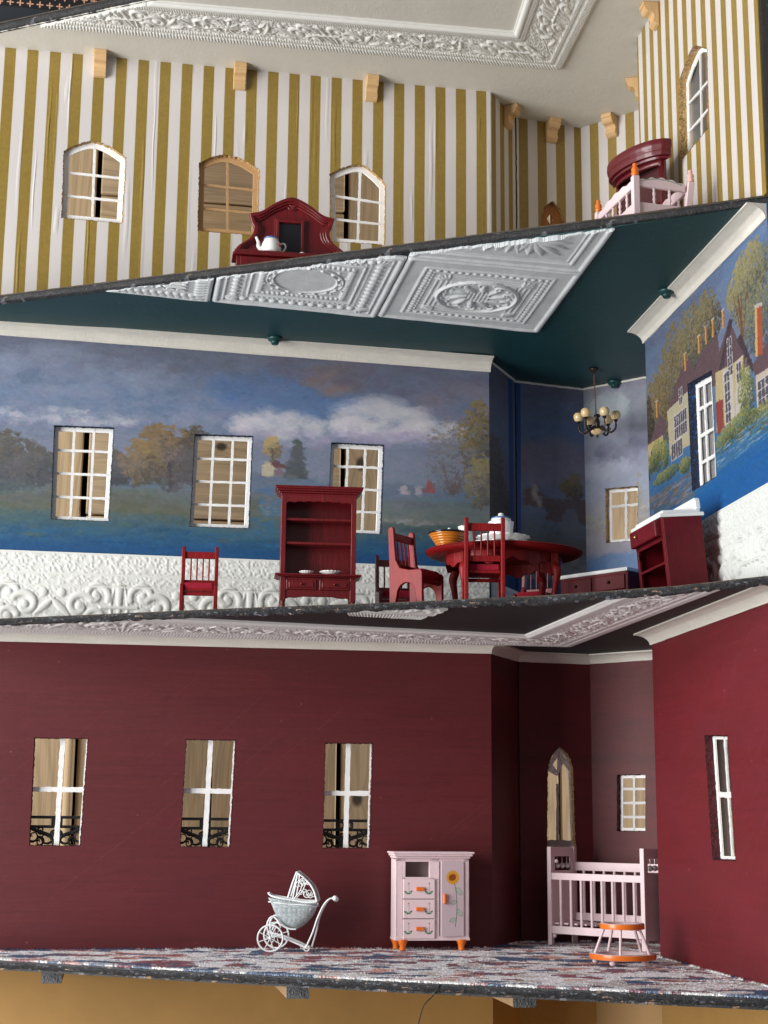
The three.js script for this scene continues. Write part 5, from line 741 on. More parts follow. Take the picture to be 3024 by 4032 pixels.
{ const t = thing('tureen', 'white porcelain jar with a blue-ringed lid behind the chair back', 'jar', [PC[0] + 0.001, TT + 0.0118, PC[1]]);
  mesh('jar_body', lathe([[0.0001, 0], [0.0115, 0], [0.0128, 0.002], [0.0135, 0.012], [0.0142, 0.018], [0.0148, 0.0195], [0.0138, 0.0205], [0.0001, 0.0205]], 0, 0, 0, 32), M.china, t); const lid = mesh('lid', lathe([[0.0118, 0.0205], [0.0112, 0.0235], [0.008, 0.026], [0.004, 0.0272], [0.0028, 0.0285], [0.0034, 0.0295], [0.002, 0.0305], [0.0001, 0.0306]], 0, 0, 0, 28), M.china, t); mesh('blue_ring', new THREE.TorusGeometry(0.0105, 0.0011, 6, 32).rotateX(Math.PI / 2).translate(0, 0.0241, 0), M.chinaBlue, lid); }
{ const t = thing('jug', 'white porcelain jug partly behind the left post of the table chair', 'jug', [TB[0] - 0.0425, TT, TB[1] - 0.018]); mesh('jug_body', lathe([[0.0001, 0], [0.008, 0], [0.0105, 0.008], [0.0085, 0.02], [0.0075, 0.028], [0.009, 0.032], [0.0078, 0.032], [0.0001, 0.028]], 0, 0, 0, 24), M.china, t); mesh('handle', wire([[-0.008, 0.028, 0], [-0.0135, 0.027, 0], [-0.0145, 0.019, 0], [-0.0095, 0.01, 0]], 0.0013, 16, 6), M.china, t); }

// ---------- hutch with drawers ----------
{ const t = thing('hutch', 'tall dark red open hutch with three shelves and two small drawers', 'hutch', [-0.0785, H.f2, -1.778], 0.1); t.scale.setScalar(0.955);
  const W = 0.0935, m = M.redWood, y0 = 0.052, yt = 0.154;
  mesh('back_panel', box(W - 0.004, yt - y0, 0.002, 0, (yt + y0) / 2, -0.0135), M.redWood, t);
  for (const s of [-1, 1]) { const q = mesh('side_panel', box(0.0036, yt - y0, 0.025, s * (W / 2 - 0.0018), (yt + y0) / 2, -0.002), m, t); mesh('stile', box(0.0062, yt - y0, 0.003, s * (W / 2 - 0.0031), (yt + y0) / 2, 0.0118), m, t); }
  for (const y of [0.1225, 0.0925]) { mesh('shelf', [box(W - 0.007, 0.0022, 0.023, 0, y, -0.001), box(W - 0.012, 0.0032, 0.0016, 0, y + 0.0008, 0.0108)], m, t); }
  const fr = []; const fz = [[-0.042, 0.155], [-0.042, 0.1435]]; for (let i = 0; i <= 40; i++) { const k = i / 40; fz.push([-0.042 + 0.084 * k, 0.1435 + 0.0012 * Math.abs(Math.sin(k * Math.PI * 7)) * (k > 0.04 && k < 0.96 ? 1 : 0) + 0.0016 * Math.sin(k * Math.PI)]); } fz.push([0.042, 0.155]);
  mesh('frieze', extr(fz, 0.003, 0.0004, [], 0.0103), m, t);
  const cor = []; for (const [dy, ex, hh] of [[0.1545, 0.001, 0.003], [0.1572, 0.0035, 0.0026], [0.1597, 0.006, 0.0026], [0.162, 0.0078, 0.0024], [0.1636, 0.0084, 0.0016]]) cor.push(box(W + 2 * ex, hh, 0.0275 + ex, 0, dy, -0.001 + ex / 2, 0.0009)); mesh('cornice_moulding', cor, m, t);
  mesh('counter', [box(W + 0.0135, 0.0026, 0.038, 0, 0.0525, 0.003, 0.0011), box(W + 0.008, 0.0014, 0.034, 0, 0.0506, 0.003, 0.0006)], m, t);
  mesh('drawer_case', [box(W - 0.006, 0.0205, 0.003, 0, 0.0395, 0.0135), box(0.002, 0.019, 0.029, -W / 2 + 0.004, 0.0395, -0.001), box(0.002, 0.019, 0.029, W / 2 - 0.004, 0.0395, -0.001), box(W - 0.006, 0.019, 0.002, 0, 0.0395, -0.0145)], m, t);
  const ap = [[-0.043, 0.0305], [-0.043, 0.0235]]; for (let i = 0; i <= 40; i++) { const k = i / 40; ap.push([-0.043 + 0.086 * k, 0.0235 + 0.0035 * Math.sin(k * Math.PI) - 0.0011 * Math.abs(Math.cos(k * Math.PI * 5))]); } ap.push([0.043, 0.0305]); mesh('apron', extr(ap, 0.0028, 0.0004, [], 0.0123), m, t);
  for (const s of [-1, 1]) { const d = mesh('drawer', [box(0.0375, 0.0125, 0.0022, s * 0.0205, 0.0405, 0.0158, 0.0008), box(0.031, 0.0075, 0.0022, s * 0.0205, 0.0405, 0.0169, 0.0009)], m, t); mesh('knob', [ball(0.0017, s * 0.0205, 0.0407, 0.0204, 12), cyl(0.0008, 0.0008, 0.002, s * 0.0205, 0.0397, 0.0188, 8)], M.chairWood, d); }
  for (const sx of [-1, 1]) for (const sz of [0.0125, -0.0125]) mesh('leg', [box(0.0072, 0.032, 0.0072, sx * (W / 2 - 0.0036), 0.0365, sz, 0.0007), lathe([[0.0001, 0.021], [0.0035, 0.021], [0.0036, 0.0195], [0.0024, 0.0188], [0.0037, 0.0178], [0.0024, 0.0168], [0.0036, 0.0155], [0.0037, 0.012], [0.0026, 0.003], [0.0022, 0], [0.0001, 0]], sx * (W / 2 - 0.0036), 0, sz, 14)], m, t); }
{ const c = Math.cos(0.1), s = Math.sin(0.1), P = (x, z) => [-0.0785 + x * c + z * s, -1.778 - x * s + z * c]; const a = P(-0.0129, 0.009), b = P(0.0153, 0.009); plate(a[0], H.f2 + 0.0514, a[1], 0.0092, 'small plain white dish on the hutch counter, left', undefined, 0.0038); plate(b[0], H.f2 + 0.0514, b[1], 0.0132, 'wider scalloped white dish on the hutch counter, right', undefined, 0.0042); }

// ---------- sideboard and sink cabinet ----------
{ const a = [0.2224,-1.9], b = [0.2974,-1.822], L = Math.hypot(b[0] - a[0], b[1] - a[1]), ang = Math.atan2(-(b[1] - a[1]), b[0] - a[0]);
  const t = thing('sideboard', 'low dark red sideboard with two drawers and a white top', 'sideboard', [(a[0] + b[0]) / 2, H.f2, (a[1] + b[1]) / 2], ang), D = 0.036, w = L - 0.005;
  mesh('top_board', box(L, 0.005, D + 0.003, 0, 0.0715, -D / 2 - 0.0005, 0.0012), M.china, t);
  mesh('case', [box(0.0025, 0.069, D, -w / 2, 0.0345, -D / 2 - 0.002), box(0.0025, 0.069, D, w / 2, 0.0345, -D / 2 - 0.002), box(w, 0.069, 0.002, 0, 0.0345, -D - 0.001), box(w, 0.0025, D, 0, 0.03, -D / 2 - 0.002), box(w, 0.0025, D, 0, 0.046, -D / 2 - 0.002), box(w, 0.004, D, 0, 0.004, -D / 2 - 0.002)], M.darkWood, t);
  for (const x of [-w / 2 + 0.0022, 0, w / 2 - 0.0022]) mesh('stile', box(0.0046, 0.069, 0.003, x, 0.0345, -0.0028), M.darkWood, t); mesh('rail', [box(w, 0.0035, 0.003, 0, 0.0455, -0.0026), box(w, 0.0035, 0.003, 0, 0.0675, -0.0026)], M.darkWood, t);
  for (const s of [-1, 1]) { const d = mesh('drawer', [box(w / 2 - 0.004, 0.0192, 0.004, s * w / 4, 0.0567, -0.001, 0.0016)], M.darkWood, t); mesh('knob', ball(0.002, s * w / 4, 0.0575, 0.0027, 12), M.bronze, d); } }
{ const a = [0.2734,-1.673], b = [0.2895,-1.5784], L = 0.094, ang = Math.atan2(-(b[1] - a[1]), b[0] - a[0]);
  const mid = [b[0] - (b[0] - a[0]) * 0.5, b[1] - (b[1] - a[1]) * 0.5], t = thing('sink_cabinet', 'dark red open-shelved kitchen cabinet with a white stepped worktop', 'cabinet', [mid[0], H.f2, mid[1]], ang), D = 0.0465, w = L - 0.007, m = M.darkWood;
  t.rotation.order = 'YXZ'; t.rotation.x = 0.085; t.position.y += 0.0045; t.position.x += 0.0125; // leans towards the right wall
  mesh('worktop', [box(L, 0.0042, D + 0.004, 0, 0.084, -D / 2, 0.001), box(L - 0.008, 0.0045, D - 0.003, 0, 0.0878, -D / 2 - 0.001, 0.001)], M.china, t); mesh('splashback', extr([[-L / 2 + 0.004, 0.0895], [L / 2 - 0.001, 0.0895], ...arc(L / 2 - 0.005, 0.098, 0.004, 0.004, 0, Math.PI / 2, 5), [L / 2 - 0.012, 0.102], [-L / 2 + 0.012, 0.102], ...arc(-L / 2 + 0.008, 0.098, 0.004, 0.004, Math.PI / 2, Math.PI, 5)], 0.006, 0.0008, [], -D + 0.001), M.china, t);
  for (const s of [-1, 1]) mesh('side_panel', box(0.003, 0.083, D - 0.003, s * w / 2, 0.0415, -D / 2 - 0.0005), m, t); mesh('back_panel', box(w, 0.083, 0.002, 0, 0.0415, -D + 0.002), M.innerRed, t);
  mesh('bottom_board', box(w, 0.004, D - 0.004, 0, 0.003, -D / 2), m, t); mesh('shelf', [box(w, 0.0026, D - 0.006, 0, 0.034, -D / 2 - 0.001), box(w, 0.003, 0.0025, 0, 0.034, -0.0025)], m, t); mesh('frame', [box(0.006, 0.083, 0.003, -w / 2 + 0.0025, 0.0415, -0.0025), box(0.006, 0.083, 0.003, w / 2 - 0.0025, 0.0415, -0.0025), box(w, 0.005, 0.003, 0, 0.0605, -0.0025), box(w, 0.005, 0.003, 0, 0.004, -0.0025)], m, t); mesh('drawer_box', box(w - 0.004, 0.018, D - 0.01, 0, 0.0715, -D / 2 - 0.002), m, t);
  const d = mesh('drawer', box(w - 0.006, 0.0185, 0.0095, -0.001, 0.0715, 0.0015, 0.0018), m, t); mesh('knob', [ball(0.0022, -0.018, 0.0722, 0.0078, 12)], M.brass, d); mesh('hinge', box(0.0016, 0.006, 0.0012, -w / 2 + 0.006, 0.052, -0.0008), M.bronze, t); }

// ---------- chandelier ----------
{ const p = [0.2891,-2.0159], top = H.c2, t = thing('chandelier', 'small bronze chandelier with six alabaster globe shades hanging on a chain', 'chandelier', [p[0], top, p[1]]);
  mesh('canopy', lathe([[0.0001, -0.0075], [0.0016, -0.0075], [0.0034, -0.005], [0.0062, -0.0022], [0.0066, 0], [0.0001, 0]], 0, 0, 0, 18), M.bronze, t);
  const links = []; for (let i = 0; i < 24; i++) { const g = new THREE.TorusGeometry(0.0014, 0.00042, 6, 10).scale(0.75, 1.15, 1); if (i % 2) g.rotateY(Math.PI / 2); links.push(g.rotateY(0.4).translate(0.0002 * i * 0.35, -0.0085 - i * 0.0025, 0)); } mesh('chain', links, M.copperChain, t);
  const cx = 0.003, yb = -0.0685;
  mesh('column', lathe([[0.0001, 0.003], [0.0042, 0.002], [0.0046, 0], [0.0022, -0.003], [0.0036, -0.006], [0.004, -0.01], [0.0026, -0.016], [0.003, -0.019], [0.0001, -0.019]], cx, yb, 0, 16), M.bronze, t);
  M.alabaster = phy({ map: tone(224, 196, 146, 0.2, 8, 1, 256, 0.012), roughness: 0.3, clearcoat: 0.5, transmission: 0.0 });
  mesh('bowl', lathe([[0.0001, -0.0265], [0.006, -0.0255], [0.0088, -0.0225], [0.0092, -0.0205], [0.0075, -0.0185], [0.0001, -0.018]], cx, yb, 0, 22), M.alabaster, t); mesh('finial', [ball(0.0018, cx, yb - 0.028, 0, 10), cyl(0.0003, 0.0011, 0.003, cx, yb - 0.032, 0, 8)], M.bronze, t);
  for (let i = 0; i < 6; i++) { const a = i * Math.PI / 3 + 0.26, R = 0.0255, C = Math.cos(a), S = Math.sin(a), P = (r, y) => [cx + C * r, yb + y, S * r]; const arm = mesh('arm', [taper([P(0.003, -0.0165), P(0.0075, -0.0155), P(0.012, -0.0205), P(0.019, -0.0235), P(0.0248, -0.0185), P(R, -0.0115), P(R, -0.009)], [0.001, 0.0012, 0.0014, 0.0015, 0.0013, 0.0012], 24, 7), lathe([[0.0001, -0.0095], [0.0016, -0.0095], [0.003, -0.0065], [0.0036, -0.0055], [0.0001, -0.005]], cx + C * R, yb, S * R, 12), wire([P(0.013, -0.019), P(0.0155, -0.0165), P(0.018, -0.0185), P(0.0165, -0.0205)], 0.0007, 12, 5)], M.bronze, t); mesh('globe', lathe([[0.003, -0.006], [0.0052, -0.0042], [0.0062, -0.0008], [0.0059, 0.0022], [0.0044, 0.0042], [0.004, 0.0044], [0.0035, 0.004], [0.0001, 0.0038]], cx + C * R, yb, S * R, 18).translate(-cx - C * R, -yb, -S * R).scale(1.14, 1.14, 1.14).translate(cx + C * R, yb + 0.0006, S * R), M.alabaster, arm); } }

// ---------- striped room: dresser back, teapot, lid, bed, corner cabinet ----------
{ const z = -1.755, A = [-0.113,1.5049], Lr = [-0.1683,1.4851], Rr = [-0.0649,1.4762], BL = [-0.1876,1.4214];
  const cx = (Lr[0] + Rr[0]) / 2, t = thing('dresser', 'red dresser with an arched moulded back and a small dark mirror', 'dresser', [cx, H.f3, z], 0.15), y = (v) => v - H.f3, hw = (Rr[0] - Lr[0]) / 2 / Math.cos(0.15), ye = y((Lr[1] + Rr[1]) / 2), ya = y(A[1]), yb = y(BL[1]) + 0.004, m = M.redWood;
  const half = (s, k = 0) => [[s * (hw + 0.019 - k), yb], [s * (hw + 0.013 - k), yb + 0.012], [s * (hw - 0.002 - k), yb + 0.024], [s * (hw - 0.006 - k), yb + 0.036], [s * (hw - 0.003 - k), ye - 0.012], [s * (hw - k * 0.9), ye - k * 0.7]];
  const topc = (k) => curve2([[-hw + k * 0.9, ye - k * 0.7], [-hw * 0.72, ye + (ya - ye) * 0.16 - k], [-hw * 0.42, ye + (ya - ye) * 0.62 - k], [-hw * 0.16, ya - 0.002 - k], [0, ya - k], [hw * 0.16, ya - 0.002 - k], [hw * 0.42, ye + (ya - ye) * 0.62 - k], [hw * 0.72, ye + (ya - ye) * 0.16 - k], [hw - k * 0.9, ye - k * 0.7]], 40);
  const outline = (k) => [...curve2(half(1, k), 18), ...topc(k).slice().reverse().slice(1, -1), ...curve2(half(-1, k).slice().reverse(), 18)];
  mesh('back_panel', extr(outline(0.003), 0.004, 0.0004, [], -0.004), m, t);
  const ringm = (k0, k1, d, z0) => extr([...outline(k0), ...outline(k1).slice().reverse()], d, 0.0008, [], z0);
  mesh('moulding', [ringm(0, 0.0055, 0.007, -0.001), ringm(0.0045, 0.0085, 0.0055, -0.001), ringm(0.008, 0.0115, 0.0035, -0.001)], m, t);
  const mx = -0.002, my = yb + 0.03; const hm = my + 0.018 - yb; mesh('mirror_frame', [[0.0176, 0.0032, 0.0035], [0.0153, 0.0034, 0.0052]].map(([e, w, d], i) => [box(w, hm + (i ? 0 : 0.0025), d, mx - e, yb + (hm + (i ? 0 : 0.0025)) / 2, d / 2, 0.0007), box(w, hm + (i ? 0 : 0.0025), d, mx + e, yb + (hm + (i ? 0 : 0.0025)) / 2, d / 2, 0.0007), box(2 * e + w, w, d + 0.0002, mx, yb + hm + (i ? 0 : 0.0022), d / 2, 0.0007)]), m, t); mesh('mirror', box(0.028, my + 0.017 - yb, 0.0016, mx, (my + 0.017 + yb) / 2, 0.0008), M.darkGlass, t);
  const rose = [extr(arc(0, 0, 0.007, 0.0048, 0, 6.28, 22).slice(0, -1), 0.002, 0.0006, [], -0.0005).translate(0.001, ye + 0.0135, 0)]; for (let i = -3; i <= 3; i++) rose.push(taper([[0.001, ye + 0.0105, 0.0015], [0.001 + i * 0.0012, ye + 0.0145, 0.0024], [0.001 + i * 0.0017, ye + 0.0165, 0.0015]], [0.0005, 0.001, 0.0004], 6, 6)); mesh('rosette', rose, m, t);
  mesh('ledge', [box(2 * hw + 0.036, 0.004, 0.03, 0, yb - 0.001, 0.009, 0.0012), box(2 * hw + 0.04, 0.0035, 0.033, 0, yb - 0.0045, 0.009, 0.0012)], m, t); mesh('chest', box(2 * hw + 0.03, yb - 0.006, 0.027, 0, (yb - 0.006) / 2, 0.007), m, t);
  for (const s of [-1, 1]) for (const k of [0.7, 0.35]) mesh('drawer', box(hw + 0.008, yb * 0.27, 0.002, s * (hw + 0.013) / 2, yb * k, 0.0212), m, t);
  const lz = Math.cos(0.15), ls = Math.sin(0.15), W = (x, zz) => [cx + x * lz + zz * ls, z - x * ls + zz * lz], tp = W(-0.0255, 0.0135);
  const q = thing('teapot', 'white porcelain teapot with a blue band and red sprig on the dresser ledge', 'teapot', [tp[0], H.f3 + yb + 0.0011, tp[1]], 0.15);
  mesh('pot_body', lathe([[0.0001, 0], [0.0105, 0], [0.0118, 0.002], [0.0125, 0.006], [0.0112, 0.0125], [0.0088, 0.0165], [0.0092, 0.0178], [0.0001, 0.0178]], 0, 0, 0, 28), M.china, q); mesh('spout', taper([[-0.0105, 0.004, 0], [-0.0152, 0.008, 0], [-0.0158, 0.014, 0], [-0.0185, 0.0205, 0]], [0.0036, 0.0026, 0.002, 0.0016], 16, 8), M.china, q); mesh('handle', wire([[0.0102, 0.0125, 0], [0.0155, 0.0135, 0], [0.0175, 0.009, 0], [0.0135, 0.003, 0], [0.011, 0.003, 0]], 0.0013, 18, 6), M.china, q); const lid = mesh('lid', lathe([[0.009, 0.0178], [0.008, 0.0195], [0.004, 0.021], [0.0015, 0.0215], [0.0001, 0.0216]], 0, 0, 0, 22), M.china, q); mesh('band', new THREE.TorusGeometry(0.0083, 0.001, 6, 28).rotateX(Math.PI / 2).translate(0, 0.0188, 0), M.chinaBlue, lid); mesh('sprig', [ball(0.0016, 0.009, 0.0095, 0.0085, 8).clone(), ball(0.0014, 0.0105, 0.008, 0.007, 8)], M.chinaRed, q);
  const w2 = W(0.012, 0.016), l2 = thing('lid', 'tiny white porcelain lid just showing over the floor edge', 'lid', [w2[0], H.f3 + yb + 0.0011, w2[1]]); mesh('lid_dome', lathe([[0.0001, 0.0035], [0.0025, 0.003], [0.0042, 0.0015], [0.0045, 0], [0.0001, 0]], 0, 0, 0, 18), M.china, l2); }
{ const b = [0.2713,-1.5482], t = thing('doll_bed', 'pink slatted doll bed with orange turned finials, cornerwise at the floor edge', 'bed', [b[0], H.f3, b[1]], 0.25), Lx = 0.062, Lz = 0.104, m = M.pink; // origin at the near corner; +x along the short side, -z along the long side
  const post = (x, z, hh, fm) => { const pb = box(0.0076, hh, 0.0076, x, hh / 2, z, 0.0009), q = pb.attributes.position; if (x > 0) for (let i = 0; i < q.count; i++) q.setX(i, q.getX(i) + 0.13 * (q.getY(i) - 0.035)); const p = mesh('post', pb, m, t), fx = x > 0 ? x + 0.004 : x; mesh('finial', lathe([[0.0001, 0.0155], [0.0016, 0.0148], [0.0022, 0.013], [0.0016, 0.0112], [0.0026, 0.0098], [0.0033, 0.0072], [0.0026, 0.0048], [0.0034, 0.0032], [0.0032, 0.0015], [0.0026, 0], [0.0001, 0]].slice().reverse().map(([r, y]) => [r * 1.25, y]), fx, hh, z, 14), fm, p); };
  post(0, 0, 0.064, M.orange); post(Lx, -0.0, 0.064, std({ color: lin(0.72, 0.42, 0.36), roughness: 0.5 })); post(0, -Lz, 0.064, M.orange); post(Lx, -Lz, 0.064, M.orange);
  const rail = (L) => { const p = [[0, 0.052], [L, 0.052], [L, 0.0595]]; for (let i = 1; i < 30; i++) { const k = i / 30; p.push([L * (1 - k), 0.0595 + 0.005 * Math.sin(k * Math.PI) + 0.0009 * Math.sin(k * Math.PI * 9)]); } p.push([0, 0.0595]); return p; };
  const side = (L, f, nm) => { const put = (g) => f(g); mesh('side_rail', put(extr(rail(L), 0.0042, 0.0006, [], -0.0021)), m, t); mesh('panel', put(box(L, 0.032, 0.0036, L / 2, 0.018, 0)), m, t); const n = Math.max(2, Math.round(L / 0.019) - 1); for (let i = 1; i <= n; i++) mesh('spindle', put(lathe([[0.0001, 0], [0.0018, 0.001], [0.0011, 0.003], [0.002, 0.006], [0.0012, 0.009], [0.002, 0.0125], [0.0011, 0.0155], [0.0018, 0.018], [0.0001, 0.019]], L * i / (n + 1), 0.0335, 0, 10)), m, t); };
  side(Lx - 0.007, (g) => g.translate(0.0035, 0, 0)); side(Lx - 0.007, (g) => g.translate(0.0035, 0, -Lz)); side(Lz - 0.007, (g) => g.rotateY(Math.PI / 2).translate(0, 0, -0.0035)); side(Lz - 0.007, (g) => g.rotateY(Math.PI / 2).translate(Lx, 0, -0.0035));
  M.greenLine = std({ color: lin(0.30, 0.38, 0.33), roughness: 0.6 }); mesh('painted_line', wire([[0.006, 0.0588, 0.0023], [0.02, 0.0622, 0.0023], [0.036, 0.0622, 0.0023], [0.054, 0.0588, 0.0023]], 0.0006, 20, 5), M.greenLine, t); mesh('bed_base', box(Lx - 0.006, 0.003, Lz - 0.006, Lx / 2, 0.02, -Lz / 2), m, t); }
{ const yT = H.f3 + 0.165, P = (v) => v, r = [0.3361,-1.6669], l = [0.2801,-1.7617];
  const mid = [(r[0] + l[0]) / 2, (r[1] + l[1]) / 2], L = Math.hypot(r[0] - l[0], r[1] - l[1]), ang = Math.atan2(-(r[1] - l[1]), r[0] - l[0]);
  const t = thing('corner_cabinet', 'glossy dark red cabinet with a bowed stepped cornice in the striped corner', 'cabinet', [mid[0], H.f3, mid[1]], ang), bow = L * 0.24, m = phy({ color: lin(0.10, 0.003, 0.008), roughness: 0.42, clearcoat: 0.2, clearcoatRoughness: 0.15 });
  const half = (k, n = 32) => [[-L / 2 - k, 0], ...arc(0, 0, L / 2 + k, bow + k, Math.PI, 0, n).slice(1, -1), [L / 2 + k, 0]]; // plan: x along the back, bow towards the room
  const up = (p, h, y) => toCreasedNormals(norm(extr(p.map(([x, z]) => [x, -z]), h, Math.min(0.0016, h * 0.35)).rotateX(-Math.PI / 2).translate(0, y, 0)), 0.8);
  const prof = [[-0.03, 0.165], [0, 0.165], [0.0004, 0.1642], [0.0006, 0.158], [0.0, 0.1545], [-0.0012, 0.1532], [-0.0018, 0.1524], [-0.0012, 0.1516], [-0.0012, 0.147], [-0.002, 0.1458], [-0.0055, 0.145], [-0.006, 0.1425], [-0.03, 0.1425]], cp = [], cu = [], ci = [], nA = 48;
  for (let i = 0; i <= nA; i++) { const a = Math.PI * (1 - i / nA); for (const [k, y] of prof) { cp.push((L / 2 + k) * Math.cos(a), y, (bow + k) * Math.sin(a)); cu.push(i / nA * 0.2, y); } }
  for (let i = 0; i < nA; i++) for (let j = 0; j < prof.length - 1; j++) { const a = i * prof.length + j, b = a + prof.length; ci.push(a, a + 1, b, b, a + 1, b + 1); }
  const cg = new THREE.BufferGeometry(); cg.setIndex(ci); cg.setAttribute('position', new THREE.Float32BufferAttribute(cp, 3)); cg.setAttribute('uv', new THREE.Float32BufferAttribute(cu, 2)); cg.computeVertexNormals();
  mesh('cornice_moulding', [toCreasedNormals(cg, 0.7), box(L - 0.002, 0.0222, 0.001, 0, 0.1538, 0)], m, t); mesh('top_board', up(half(-0.01), 0.002, 0.162), m, t);
  const ringP = (a0, a1, f) => [...arc(0, 0, L / 2 - 0.011, bow - 0.011, a0, a1, 14), ...arc(0, 0, (L / 2 - 0.011) * f, (bow - 0.011) * f, a1, a0, 14)];
  mesh('stile', up(ringP(0, 0.34, 0.88), 0.1392, 0.004), m, t); mesh('stile', up(ringP(Math.PI - 0.34, Math.PI, 0.88), 0.1392, 0.004), m, t); mesh('arch', up(ringP(0.3, Math.PI - 0.3, 0.93), 0.008, 0.1355), m, t);
  mesh('back_panel', box(L - 0.02, 0.142, 0.002, 0, 0.071, 0.001), std({ color: lin(0.045, 0.002, 0.004), roughness: 0.6 }), t); for (const y of [0.004, 0.05, 0.09]) mesh('shelf', up(half(-0.014), 0.003, y), m, t); }

// ---------- maroon room: pram, wardrobe, crib, baby walker ----------
{ const o = [-0.131, -1.903], t = thing('doll_pram', 'white wire doll pram with a woven body and scrolled hood', 'pram', [o[0], H.f1 + 0.0008, o[1]], -0.06), k = 0.000186, m = M.whiteMetal, X = (x) => (x - 198) * k, Y = (y) => (655 - y) * k, HW = 0.0165;
  M.wicker = std({ map: tile(dataTex(128, 128, (u, v, q) => { const a = Math.floor(u * 8) + Math.floor(v * 8), g = (a % 2 ? 250 : 226) * (0.9 + 0.2 * hash(Math.floor(u * 8), Math.floor(v * 8))), e = Math.min((u * 8) % 1, (v * 8) % 1) < 0.16 ? 0.72 : 1; q[0] = g * 0.94 * e; q[1] = g * e; q[2] = g * 1.02 * e; }), 0.0125), roughness: 0.6, bumpMap: tile(greyNoise(128, (u, v) => Math.abs(Math.sin(u * 25.13)) * Math.abs(Math.sin(v * 25.13))), 0.0125), bumpScale: 0.0012 });
  const rim = [[170, 318], [250, 330], [340, 345], [420, 350], [492, 352]], bot = [[186, 345], [215, 420], [250, 478], [300, 508], [360, 514], [420, 480], [470, 420], [492, 366]], pos = [], uv = [], idx = [], nu = 30, nv = 14;
  const rc = new THREE.SplineCurve(rim.map(([a, b]) => V2(X(a), Y(b)))), bc = new THREE.SplineCurve(bot.map(([a, b]) => V2(X(a), Y(b))));
  for (let s = -1; s <= 1; s += 2) for (let i = 0; i <= nu; i++) for (let j = 0; j <= nv; j++) { const a = rc.getPoint(i / nu), b = bc.getPoint(i / nu), v = j / nv, e = Math.pow(Math.sin(Math.PI * clamp(0.06 + 0.88 * i / nu)), 0.4); pos.push(a.x + (b.x - a.x) * v, a.y + (b.y - a.y) * v, s * HW * e * Math.pow(1 - v * v * v, 0.6)); uv.push(a.x + (b.x - a.x) * v, a.y + (b.y - a.y) * v); }
  for (let s = 0; s < 2; s++) for (let i = 0; i < nu; i++) for (let j = 0; j < nv; j++) { const a = s * (nu + 1) * (nv + 1) + i * (nv + 1) + j, b = a + nv + 1; s ? idx.push(a, a + 1, b, b, a + 1, b + 1) : idx.push(a, b, a + 1, a + 1, b, b + 1); }
  const g = new THREE.BufferGeometry(); g.setIndex(idx); g.setAttribute('position', new THREE.Float32BufferAttribute(pos, 3)); g.setAttribute('uv', new THREE.Float32BufferAttribute(uv, 2)); g.computeVertexNormals(); mesh('basket', g, M.wicker, t);
  const w3 = (pts, z, r = 0.0009, n = 24) => wire(pts.map(([x, y, dz = 0]) => [X(x), Y(y), z + dz]), r, n, 6), rimW = []; for (const s of [-1, 1]) rimW.push(w3([[168, 290, -s * 0.012], [190, 305, -s * 0.006], [250, 318], [340, 332], [420, 340], [480, 338, -s * 0.004], [494, 330, -s * 0.01]], s * HW, 0.0011), w3([[172, 345, -s * 0.01], [250, 350], [340, 358], [440, 362], [494, 372, -s * 0.008]], s * HW, 0.0007)); mesh('rim', rimW, m, t);
  const hood = []; for (const s of [-1, 1]) { hood.push(w3([[306, 316], [330, 235], [358, 152, -s * 0.004]], s * HW, 0.0012), w3([[338, 322], [352, 250], [362, 170, -s * 0.003]], s * HW, 0.0009), w3([[358, 152, -s * 0.004], [415, 196, -s * 0.002], [468, 258], [496, 338]], s * HW, 0.0013), w3([[340, 330], [420, 345], [494, 340]], s * HW, 0.0011)); for (const [cx, cy, R, a0, d] of [[380, 232, 26, 2.4, 1], [398, 215, 20, 5, -1], [428, 290, 24, 1.2, 1], [455, 300, 20, 4, -1], [392, 285, 20, 0.6, -1]]) { const p = []; for (let i = 0; i <= 18; i++) { const q = R * (1 - 0.75 * i / 18), a = a0 + d * 7.5 * i / 18; p.push([cx + q * Math.cos(a), cy + q * Math.sin(a)]); } hood.push(w3(p, s * HW, 0.0007, 30)); } hood.push(w3([[345, 322], [380, 280], [410, 225], [440, 232]], s * HW, 0.0007)); }
  mesh('hood_frame', hood, m, t); { const c = new THREE.SplineCurve([[358, 152], [415, 196], [468, 258], [496, 338]].map(([a, b]) => V2(X(a), Y(b)))), ps = [], ix = [], u2 = []; for (let i = 0; i <= 20; i++) for (let j = 0; j <= 8; j++) { const q = c.getPoint(i / 20), zz = (j / 8 * 2 - 1); ps.push(q.x, q.y + 0.0004 * (1 - zz * zz), zz * HW); u2.push(i / 20 * 0.05, zz * HW); } for (let i = 0; i < 20; i++) for (let j = 0; j < 8; j++) { const a = i * 9 + j, b = a + 9; ix.push(a, a + 1, b, b, a + 1, b + 1); } const hg = new THREE.BufferGeometry(); hg.setIndex(ix); hg.setAttribute('position', new THREE.Float32BufferAttribute(ps, 3)); hg.setAttribute('uv', new THREE.Float32BufferAttribute(u2, 2)); hg.computeVertexNormals(); mesh('hood_cover', hg, M.wicker, t); }
  const fr = []; for (const s of [-1, 1]) fr.push(w3([[198, 575], [175, 520], [176, 470], [205, 436], [240, 460], [262, 500]], s * 0.013, 0.0013), w3([[190, 530], [205, 490], [240, 475], [285, 500], [320, 512], [362, 514]], s * 0.013, 0.001), w3([[170, 545], [285, 572], [360, 600], [440, 634]], s * 0.012, 0.0013)); mesh('undercarriage', [...fr, wire([[X(198), Y(575), -0.019], [X(198), Y(575), 0], [X(198), Y(575), 0.019]], 0.0009, 6, 6)], m, t);
